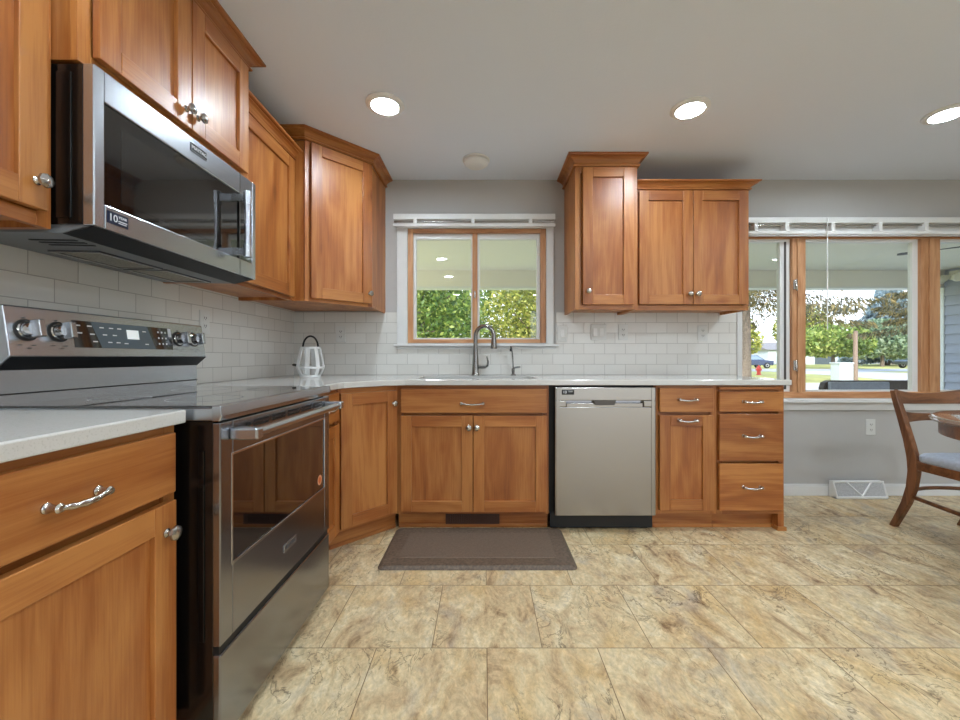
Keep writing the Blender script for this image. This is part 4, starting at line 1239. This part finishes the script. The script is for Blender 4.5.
for x in (-0.205, 0.205):
    b = MB(); b.loft([[(x - t, -0.215 - t + 0.002, z), (x + t, -0.215 - t + 0.002, z), (x + t, -0.215 + t + 0.002, z), (x - t, -0.215 + t + 0.002, z)] for z, t in ((0, 0.014), (0.2, 0.018), (0.40, 0.021))])
    b.build('front_leg', OAKV, ch, bevel=0.004)
    b = MB(); b.tube([(x, 0.212, 0.215), (x, 0.0, 0.205), (x, -0.205, 0.195)], 0.012, 10); b.build('side_stretcher', OAKH, ch, smooth=True)
b = MB(); b.tube([(-0.205 + 0.41 * k / 12, 0.212 + 0.05 * (1 - (k / 6.0 - 1) ** 2), 0.252) for k in range(13)], 0.011, 10); b.build('rear_stretcher', OAKH, ch, smooth=True)

tb = empty('dining_table', (2.575, 1.585, 0)); tb.scale = (1, 1, 1.03); tag(tb, 'round wooden dining table at the right picture edge', 'table')
b = MB(); b.lathe([(0.0, 0.716), (0.53, 0.716), (0.548, 0.722), (0.552, 0.731), (0.546, 0.740), (0.535, 0.744), (0.0, 0.744)], (0, 0, 0), 'Z', 72, cap=False); b.build('tabletop', TABLET, tb, smooth=True)
b = MB(); b.lathe([(0.505, 0.655), (0.520, 0.660), (0.520, 0.716), (0.49, 0.716), (0.49, 0.655), (0.505, 0.655)], (0, 0, 0), 'Z', 72, cap=False); b.build('apron', OAKH, tb, smooth=True)
b = MB(); b.lathe([(0.10, 0.06), (0.11, 0.10), (0.06, 0.16), (0.07, 0.30), (0.09, 0.42), (0.05, 0.52), (0.06, 0.62), (0.16, 0.69), (0.16, 0.716)], (0, 0, 0), 'Z', 32); b.build('pedestal', OAKV, tb, smooth=True)
for k in range(4):
    a_ = PI / 4 + k * PI / 2
    b = MB(); b.tube([(0.06 * math.cos(a_), 0.06 * math.sin(a_), 0.12), (0.2 * math.cos(a_), 0.2 * math.sin(a_), 0.10), (0.34 * math.cos(a_), 0.34 * math.sin(a_), 0.028)], [0.04, 0.034, 0.026], 12); b.build('leg', OAKH, tb, smooth=True)

# ------------------------------------------------------------------ outside: porch
GZ = -0.25
def ground(name, pts, z, mat, label, cat, th=0.1):
    b = MB(); b.prism(pts, z - th, z); return struct(b.build(name, mat), label, cat)
ground('lawn', [(-60, -40), (130, -40), (130, 140), (-60, 140)], GZ, GRASS, 'sunlit yellow green lawn beyond the windows', 'lawn', 0.5)
ground('street', [(-60, 36), (130, 36), (130, 44), (-60, 44)], GZ + 0.012, ASPH, 'pale street crossing beyond the lawn', 'street', 0.01)
ground('driveway', [(5.5, 6.3), (20, 6.3), (34, 12), (34, 36), (25.5, 36), (24.2, 27), (22.5, 22), (18, 20), (7, 20)], GZ + 0.014, CONC, 'pale concrete driveway outside the large window', 'driveway', 0.01)
ground('patio', [(-8, -18), (14, -18), (14, YF - 0.2), (-8, YF - 0.2)], GZ + 0.02, CONC, 'pale concrete patio behind the house', 'patio', 0.02)  # out of view, added as a neutral bounce surface for the ceiling
b = MB(); b.box(-3.0, 6.58, YB + T + 0.002, 6.1, GZ, -0.12); struct(b.build('porch_floor', PORCHF), 'concrete porch slab behind the house', 'porch')
PB = 5.75
b = MB(); b.box(-5.0, 6.9, YB + T + 0.002, PB + 0.25, 2.285, 2.5)
struct(b.build('porch_ceiling', SOFFIT), 'beige porch soffit seen through the window tops', 'porch ceiling')
b = MB(); b.box(-5.0, 6.9, PB, PB + 0.16, 2.055, 2.284, SOFFIT); b.box(-5.0, 6.9, PB - 0.012, PB + 0.17, 2.030, 2.055, FASCIA)
struct(b.build('porch_beam', SOFFIT), 'beige porch beam with white lower edge', 'beam')
b = MB(); b.box(XL - 0.5, XR + 0.5, YF - 0.5, YB + T, ZC + 0.121, ZC + 0.25); struct(b.build('roof', ROOFG), 'house roof slab', 'roof')
# siding wall of the wing on the right
sw = MB()
n = 0
z = GZ
XW = 6.58
while z < 2.28:
    z1_ = min(z + 0.135, 2.284)
    sw.loft([[(XW - 0.026, yy, z), (XW + 0.1, yy, z), (XW + 0.1, yy, z1_), (XW - 0.004, yy, z1_)] for yy in (YB + T + 0.004, PB - 0.021)])
    z += 0.135
struct(sw.build('wing_siding', SIDE), 'blue grey lap siding of the house wing on the right', 'wall')
b = MB(); b.box(XW - 0.03, XW + 0.06, PB - 0.02, PB + 0.06, GZ, 2.029); struct(b.build('trim_corner', FASCIA), 'white corner board of the siding wall', 'trim')
fl = empty('flood_light', (6.552, 5.60, 2.19)); tag(fl, 'cream twin flood light under the porch soffit by the siding', 'flood light')
b = MB(); b.box(-0.01, 0.03, -0.06, 0.06, -0.06, 0.06); b.build('junction_box', CREAM, fl, bevel=0.006)
for s_ in (-1, 1):
    d1 = Vector((-0.35, s_ * 0.45, -0.25)).normalized()
    b = MB(); p0 = Vector((-0.01, s_ * 0.02, 0)); b.tube([p0, p0 + d1 * 0.04, p0 + d1 * 0.07, p0 + d1 * 0.13, p0 + d1 * 0.15], [0.015, 0.03, 0.05, 0.062, 0.045], 18); b.build('lamp_head', CREAM, fl, smooth=True)
fn = empty('ceiling_fan', (4.84, 4.37, 2.285)); tag(fn, 'dark bladed porch ceiling fan behind the window post', 'ceiling fan')
b = MB(); b.lathe([(0.045, 0), (0.045, -0.02), (0.012, -0.03), (0.012, -0.05), (0.05, -0.06), (0.055, -0.10), (0.03, -0.12)], (0, 0, 0), 'Z', 24); b.build('motor', FANB, fn, smooth=True)
for k in range(4):
    a_ = k * PI / 2 - 0.74
    ca, sa = math.cos(a_), math.sin(a_)
    b = MB(); rings = []
    for (r_, w_) in ((0.05, 0.02), (0.10, 0.035), (0.21, 0.042), (0.245, 0.02)):
        rings.append([(ca * r_ - sa * du, sa * r_ + ca * du, -0.085 + dz) for du, dz in ((-w_, -0.006), (w_, 0.002), (w_, 0.008), (-w_, 0.0))])
    b.loft(rings); b.build('blade', FANB, fn)
# patio sofa under the window
ps = empty('patio_sofa', (4.65, 4.85, -0.12)); tag(ps, 'patio sofa with grey back cushion and dark frame on the porch', 'sofa')
b = MB(); b.loft([[(x, y_, z) for x, z in ((-0.60, 0.30), (0.60, 0.30), (0.60, 0.78), (0.56, 0.86), (0.48, 0.885), (-0.52, 0.885), (-0.58, 0.86), (-0.60, 0.80))] for y_ in (-0.06, 0.02)]); b.build('back_frame', WICK, ps, bevel=0.006)
b = MB(); b.box(-0.56, 0.13, -0.12, -0.062, 0.40, 0.872); b.build('back_cushion', CUSH, ps, bevel=0.012, seg=3)
b = MB(); b.box(-0.60, 0.60, 0.02, 0.62, 0.26, 0.34); b.build('seat_frame', WICK, ps, bevel=0.005)
b = MB(); b.box(-0.54, 0.54, 0.04, 0.60, 0.34, 0.45); b.build('seat_cushion', CUSH, ps, bevel=0.03, seg=3)
for s_ in (-1, 1):
    b = MB(); b.box(*sorted((s_ * 0.60, s_ * 0.545)), -0.02, 0.62, 0.26, 0.60); b.build('armrest', WICK, ps, bevel=0.01)
    for y_ in (0.0, 0.56):
        b = MB(); b.box(*sorted((s_ * 0.58, s_ * 0.53)), y_, y_ + 0.05, 0, 0.27); b.build('leg', WICK, ps)

# ------------------------------------------------------------------ outside: plants
rng = np.random.default_rng(7)
def quads(name, centers, u, v, mat, parent):
    """leaf quads with half-vectors u, v"""
    n = len(centers)
    V = np.empty((n, 4, 3))
    V[:, 0] = centers - u; V[:, 1] = centers + v * 0.9; V[:, 2] = centers + u; V[:, 3] = centers - v * 0.9
    me = bpy.data.meshes.new(name)
    me.vertices.add(n * 4); me.vertices.foreach_set('co', V.reshape(-1).astype(np.float32))
    me.loops.add(n * 4); me.loops.foreach_set('vertex_index', np.arange(n * 4, dtype=np.int32))
    me.polygons.add(n); me.polygons.foreach_set('loop_start', np.arange(0, n * 4, 4, dtype=np.int32))
    me.update(); me.validate()
    me.materials.append(mat)
    o = bpy.data.objects.new(name, me); COL.objects.link(o)
    o.parent = parent
    return o
def rand_dirs(n):
    d = rng.normal(size=(n, 3)); return d / np.linalg.norm(d, axis=1, keepdims=True)
def crown_pts(n, blobs):
    """blobs: (cx,cy,cz,rx,ry,rz); shell-weighted points"""
    w = np.array([b_[3] * b_[5] for b_ in blobs]); w = w / w.sum()
    idx = rng.choice(len(blobs), n, p=w)
    B = np.array(blobs)[idx]
    r_ = rng.random(n) ** 0.30
    return B[:, :3] + rand_dirs(n) * r_[:, None] * B[:, 3:]
def leafy(name, loc, blobs, n, size, mat, trunk_h, trunk_r, label, cat='tree', group=None, limbs=6):
    root = empty(name, loc); tag(root, label, cat, group)
    c = crown_pts(n, blobs)
    d1 = rand_dirs(n); d2 = np.cross(d1, rand_dirs(n)); d2 /= np.linalg.norm(d2, axis=1, keepdims=True)
    s_ = size * (0.6 + 0.8 * rng.random(n))[:, None]
    quads('foliage', c, d1 * s_, d2 * s_ * 0.55, mat, root)
    b = MB()
    b.tube([(0, 0, 0), (0.02, 0, trunk_h * 0.5), (0, 0, trunk_h)], [trunk_r * 1.2, trunk_r, trunk_r * 0.8], 12)
    for k in range(limbs):
        bb = blobs[k % len(blobs)]
        a_ = k * 2.4
        e_ = Vector((bb[0] + 0.5 * bb[3] * math.cos(a_), bb[1] + 0.5 * bb[4] * math.sin(a_), bb[2] + 0.2 * bb[5]))
        m_ = Vector((e_.x * 0.4, e_.y * 0.4, trunk_h + (e_.z - trunk_h) * 0.4))
        b.tube([(0, 0, trunk_h * 0.85), m_, e_], [trunk_r * 0.6, trunk_r * 0.4, trunk_r * 0.15], 8)
    b.build('trunk', BARK, root, smooth=True)
    return root
# foliage outside the sink window
for (x, y, mat, lab) in ((-1.85, 10.6, LEAFG, 'dense green bushy tree filling the left sink window pane'),
                         (1.75, 13.4, LEAFY, 'yellow green bushy tree behind the right sink window pane'),
                         (-5.6, 12.5, LEAFG, 'dense green bushy tree hidden left of the sink window')):
    leafy('bushy_tree', (x, y, GZ), [(0, 0, 2.6, 1.9, 1.1, 1.6), (-0.8, 0.1, 1.6, 1.2, 0.9, 1.1), (0.8, -0.1, 1.7, 1.2, 0.9, 1.1), (0, 0, 3.7, 1.4, 1.0, 1.0)], 15000, 0.06, mat, 2.0, 0.09, lab)
for (x, y, mat, lab) in ((-2.6, 16.6, LEAFG, 'tall background tree behind the left sink window foliage'), (3.2, 20.5, LEAFY, 'tall yellowish background tree behind the right sink window foliage')):
    leafy('shade_tree', (x, y, GZ), [(0, 0, 4.2, 3.2, 1.5, 2.6), (0.5, 0, 2.4, 2.6, 1.2, 1.8)], 8000, 0.13, mat, 3.0, 0.16, lab)

def spruce(loc, h0, h1, len0, n_br, mat, trunk_r, H, label, nq=90, size=0.16, droop=0.28, name='spruce_tree', zend=0.12):
    root = empty(name, loc); tag(root, label, 'tree')
    C, U, V = [], [], []
    b = MB(); b.tube([(0, 0, 0), (0, 0, H * 0.4), (0, 0, H)], [trunk_r, trunk_r * 0.75, 0.04], 14)
    for k in range(n_br):
        t = (k + rng.random()) / n_br
        z0_ = h0 + (h1 - h0) * t
        a_ = k * 2.39996 + rng.normal() * 0.15
        ln_ = len0 * (1 - t) ** 0.8 * (0.8 + 0.35 * rng.random()) + 0.4
        P = []
        for j in range(7):
            q = j / 6.0
            P.append(Vector((math.cos(a_) * ln_ * q, math.sin(a_) * ln_ * q, z0_ - droop * ln_ * q * (1.25 - 0.45 * q))))
        b.tube(P, [0.035 * (1 - 0.85 * j / 6.0) * max(0.4, ln_ / 6) for j in range(7)], 5)
        m_ = int(nq * 3 * max(0.3, ln_ / len0))
        q = rng.random(m_) ** 0.75
        base_ = np.array([[math.cos(a_) * ln_ * x, math.sin(a_) * ln_ * x, z0_ - droop * ln_ * x * (1.25 - 0.45 * x)] for x in q])
        side = np.array([-math.sin(a_), math.cos(a_), 0])
        wdt = 0.16 * ln_ * (0.25 + np.sin(np.clip(q, 0, 1) * PI) * 0.9)
        off = (rng.random(m_) * 2 - 1)
        hang = rng.random(m_) ** 2 * 0.55 * size * 4
        c_ = base_ + side[None, :] * (off * wdt)[:, None]
        c_[:, 2] -= hang + np.abs(off) * wdt * 0.35
        d_ = rng.normal(size=(m_, 3)) * 0.35; d_[:, 2] -= 0.75; d_ += side[None, :] * (off[:, None]) * 0.7
        d_ += np.array([math.cos(a_), math.sin(a_), 0])[None, :] * 0.45
        d_ /= np.linalg.norm(d_, axis=1, keepdims=True)
        e_ = np.cross(d_, rand_dirs(m_)); e_ /= np.linalg.norm(e_, axis=1, keepdims=True)
        s_ = size * (0.8 + 0.9 * rng.random(m_))[:, None]
        C.append(c_); U.append(d_ * s_); V.append(e_ * s_ * 0.22)
    quads('needles', np.concatenate(C), np.concatenate(U), np.concatenate(V), mat, root)
    b.build('trunk', BARK, root, smooth=True)
    return root
spruce((16.1, 25.0, GZ), 4.9, 17, 7.6, 74, SPRUCE, 0.46, 18, 'huge spruce with drooping olive branches and thick trunk', nq=210, size=0.13)
spruce((33.4, 28.5, GZ), 4.2, 16, 4.7, 80, SPRUCE, 0.42, 17, 'spruce whose drooping branch tips show by the right window post', nq=170, size=0.14)
spruce((62.2, 62.0, GZ), 1.5, 13.0, 5.2, 110, SPRUCEB, 0.3, 13.6, 'blue green spruce far across the street', nq=150, size=0.40, droop=0.12)
spruce((33.5, 66.0, GZ), 1.5, 14.5, 5.0, 90, SPRUCEB, 0.3, 15, 'second blue spruce behind the round green tree', nq=120, size=0.42, droop=0.12)
spruce((53.0, 90.0, GZ), 1.5, 10.5, 5.0, 70, SPRUCEB, 0.3, 11, 'distant grey spruce between the street trees', nq=110, size=0.45, droop=0.12)
leafy('round_tree', (39.5, 45.5, GZ), [(0, 0, 3.2, 4.0, 3.0, 1.9), (-1.8, 0, 2.6, 2.4, 2.2, 1.3), (1.9, 0, 2.7, 2.4, 2.2, 1.4)], 5200, 0.24, LEAFD, 2.0, 0.18, 'round green street tree beyond the driveway')
leafy('willow_tree', (53.5, 54.0, GZ), [(0, 0, 3.9, 3.8, 3.0, 2.6), (-2.2, 0, 2.6, 2.2, 2.0, 1.6), (2.2, 0, 2.6, 2.4, 2.0, 1.8)], 5200, 0.26, LEAFW, 2.2, 0.2, 'grey green spreading tree left of the parked truck')
leafy('yellow_tree', (32.0, 53.0, GZ), [(0, 0, 4.6, 3.6, 2.4, 3.2), (2.2, 0, 3.4, 2.4, 2.0, 2.0)], 4200, 0.26, LEAFY, 2.6, 0.2, 'yellow green tree behind the thick spruce trunk')
leafy('yellow_tree', (46.0, 58.0, GZ), [(0, 0, 5.2, 4.0, 2.6, 3.6), (2.6, 0, 3.6, 2.6, 2.2, 2.4)], 4200, 0.3, LEAFY, 2.8, 0.2, 'yellow green tree behind the wooden post')

# ------------------------------------------------------------------ outside: street things
hy = empty('fire_hydrant', (19.75, 28.9, GZ)); tag(hy, 'red fire hydrant on the grass by the street', 'hydrant')
b = MB(); b.lathe([(0.17, 0), (0.17, 0.04), (0.12, 0.06), (0.12, 0.45), (0.15, 0.47), (0.15, 0.50), (0.13, 0.56), (0.08, 0.63), (0.04, 0.65), (0.035, 0.72)], (0, 0, 0), 'Z', 20); b.build('barrel', REDH, hy, smooth=True)
for (dx_, dy_) in ((0.2, 0), (-0.2, 0), (0, -0.22)):
    b = MB(); b.tube([(0, 0, 0.38), (dx_, dy_, 0.38)], 0.065, 12); b.build('nozzle', REDH, hy, smooth=True)
ub = empty('utility_box', (19.75, 22.2, GZ)); tag(ub, 'pale grey utility box on the grass beside the wooden post', 'utility box')
b = MB(); b.box(-0.36, 0.36, -0.3, 0.3, 0.0, 0.92); b.build('cabinet', BOXG, ub, bevel=0.02)
b = MB(); b.box(-0.40, 0.40, -0.34, 0.34, 0.92, 1.0); b.build('lid', BOXG, ub, bevel=0.02)
b = MB(); b.box(0.15, 0.365, -0.308, -0.30, 0.02, 0.90); b.build('door_panel', plain('utility_box_door', srgb(178, 186, 188), 0.5), ub)  # darker panel paints shade onto part of the box front
pp = empty('wooden_post', (20.6, 22.3, GZ)); tag(pp, 'weathered wooden post behind the utility box', 'post')
b = MB(); b.tube([(0, 0, 0), (0.0, 0, 1.4), (0.01, 0, 2.7)], [0.115, 0.105, 0.095], 14); b.build('shaft', POSTW, pp, smooth=True)
b = MB(); b.lathe([(0.10, 0), (0.10, 0.03), (0.03, 0.07)], (0.01, 0, 2.69), 'Z', 14); b.build('cap', POSTW, pp, smooth=True)

def wheels(root, xs, ys, r_):
    for x in xs:
        for y in ys:
            b = MB(); b.lathe([(r_ * 0.55, -0.11), (r_ * 0.95, -0.11), (r_, -0.07), (r_, 0.07), (r_ * 0.95, 0.11), (r_ * 0.55, 0.11)], (x, y, r_), 'Y', 24)
            wv = b.build('wheel', TYRE, root, smooth=True)
            b = MB(); b.lathe([(r_ * 0.56, -0.112), (r_ * 0.5, -0.118), (r_ * 0.12, -0.10), (0.0, -0.10)], (x, y, r_), 'Y', 20, cap=False); b.build('hub', HUB, wv, smooth=True)
tr_ = empty('pickup_truck', (51.2, 46.6, GZ)); tag(tr_, 'dark pickup truck parked across the street', 'truck')
b = MB(); b.prism_y([(-2.8, 0.45), (2.7, 0.45), (2.7, 1.05), (0.4, 1.05), (-1.1, 1.06), (-2.6, 0.98), (-2.8, 0.80)], -0.9, 0.9); b.build('body', CART, tr_, bevel=0.06, seg=3)
b = MB(); b.loft([[(x, y, z) for x, y, z in ((-1.25, s_ * 0.86, 1.04), (0.75, s_ * 0.86, 1.04), (0.60, s_ * 0.72, 1.72), (-0.55, s_ * 0.72, 1.72))] for s_ in (-1, 1)]); b.build('cab', CART, tr_, bevel=0.05, seg=3)
b = MB(); b.loft([[(x, y, z) for x, y, z in ((-0.98, -0.862, 1.10), (0.62, -0.862, 1.10), (0.52, -0.752, 1.62), (-0.52, -0.752, 1.62))], [(x, y + 0.02, z) for x, y, z in ((-0.98, -0.862, 1.10), (0.62, -0.862, 1.10), (0.52, -0.752, 1.62), (-0.52, -0.752, 1.62))]]); b.build('window', CARG, tr_)
wheels(tr_, (-1.85, 1.75), (-0.82, 0.82), 0.40)
ca_ = empty('parked_car', (30.6, 46.2, GZ)); tag(ca_, 'dark blue car parked across the street beside the spruce trunk', 'car')
b = MB(); b.prism_y([(-2.2, 0.35), (2.1, 0.35), (2.15, 0.85), (1.2, 0.95), (-1.9, 0.98), (-2.25, 0.85)], -0.85, 0.85); b.build('body', CARB, ca_, bevel=0.08, seg=3)
b = MB(); b.loft([[(-1.9, s_ * 0.8, 0.95), (1.2, s_ * 0.8, 0.95), (0.45, s_ * 0.65, 1.48), (-1.5, s_ * 0.65, 1.48)] for s_ in (-1, 1)]); b.build('cab', CARB, ca_, bevel=0.06, seg=3)
b = MB(); b.loft([[(x, y + o_, z) for x, y, z in ((-1.7, -0.815, 1.0), (0.98, -0.815, 1.0), (0.38, -0.69, 1.42), (-1.4, -0.69, 1.42))] for o_ in (0, 0.02)]); b.build('window', CARG, ca_)
wheels(ca_, (-1.4, 1.35), (-0.78, 0.78), 0.34)

def house(name, loc, w, d, h, rh, wall, label, door=None, cat='house'):
    r = empty(name, loc); tag(r, label, cat)
    b = MB(); b.box(-w / 2, w / 2, 0, d, 0, h); b.build('wall', wall, r)
    b = MB(); b.prism_x([(-0.4, h - 0.05), (d + 0.4, h - 0.05), (d / 2, h + rh)], -w / 2 - 0.4, w / 2 + 0.4); b.build('roof', ROOFG, r)
    if door:
        for (x0, x1, z0, z1, m_, nm) in door:
            b = MB(); b.box(x0, x1, -0.05, 0.02, z0, z1); b.build(nm, m_, r)
    return r
house('house', (56.0, 70, GZ), 13.0, 8, 2.6, 1.4, HOUSEW, 'pale house far left of the round green tree', [(1.6, 4.6, 0, 2.1, HDOOR, 'garage_door'), (-4.5, -2.8, 1.0, 2.0, HDOOR, 'window')])
house('house', (40.5, 72, GZ), 10.0, 8, 2.6, 1.4, HOUSEW, 'pale house behind the parked blue car', [(-1, 1, 1.0, 2.0, HDOOR, 'window'), (2.5, 3.4, 0, 2.0, HDOOR, 'door')])
b = MB()
FENCE = plain('pale_fence', srgb(190, 188, 184), 0.8)
for k in range(10):
    fe = empty('fence_panel', (64.6 + k * 2.36, 72, GZ)); tag(fe, 'pale board fence panel far across the street', 'fence', 'fence panels across the street')
    b = MB(); b.box(-1.15, 1.15, -0.03, 0.03, 0.05, 1.75); b.build('boards', FENCE, fe)
    b = MB(); b.box(-1.175, -1.08, -0.06, 0.06, 0, 1.85); b.build('post', FENCE, fe)
house('shed', (70.8, 66.5, GZ), 2.6, 3.0, 1.7, 0.9, HOUSET, 'small tan shed behind the grey green tree', [(-0.5, 0.5, 0, 1.6, HDOOR, 'door')], 'shed')
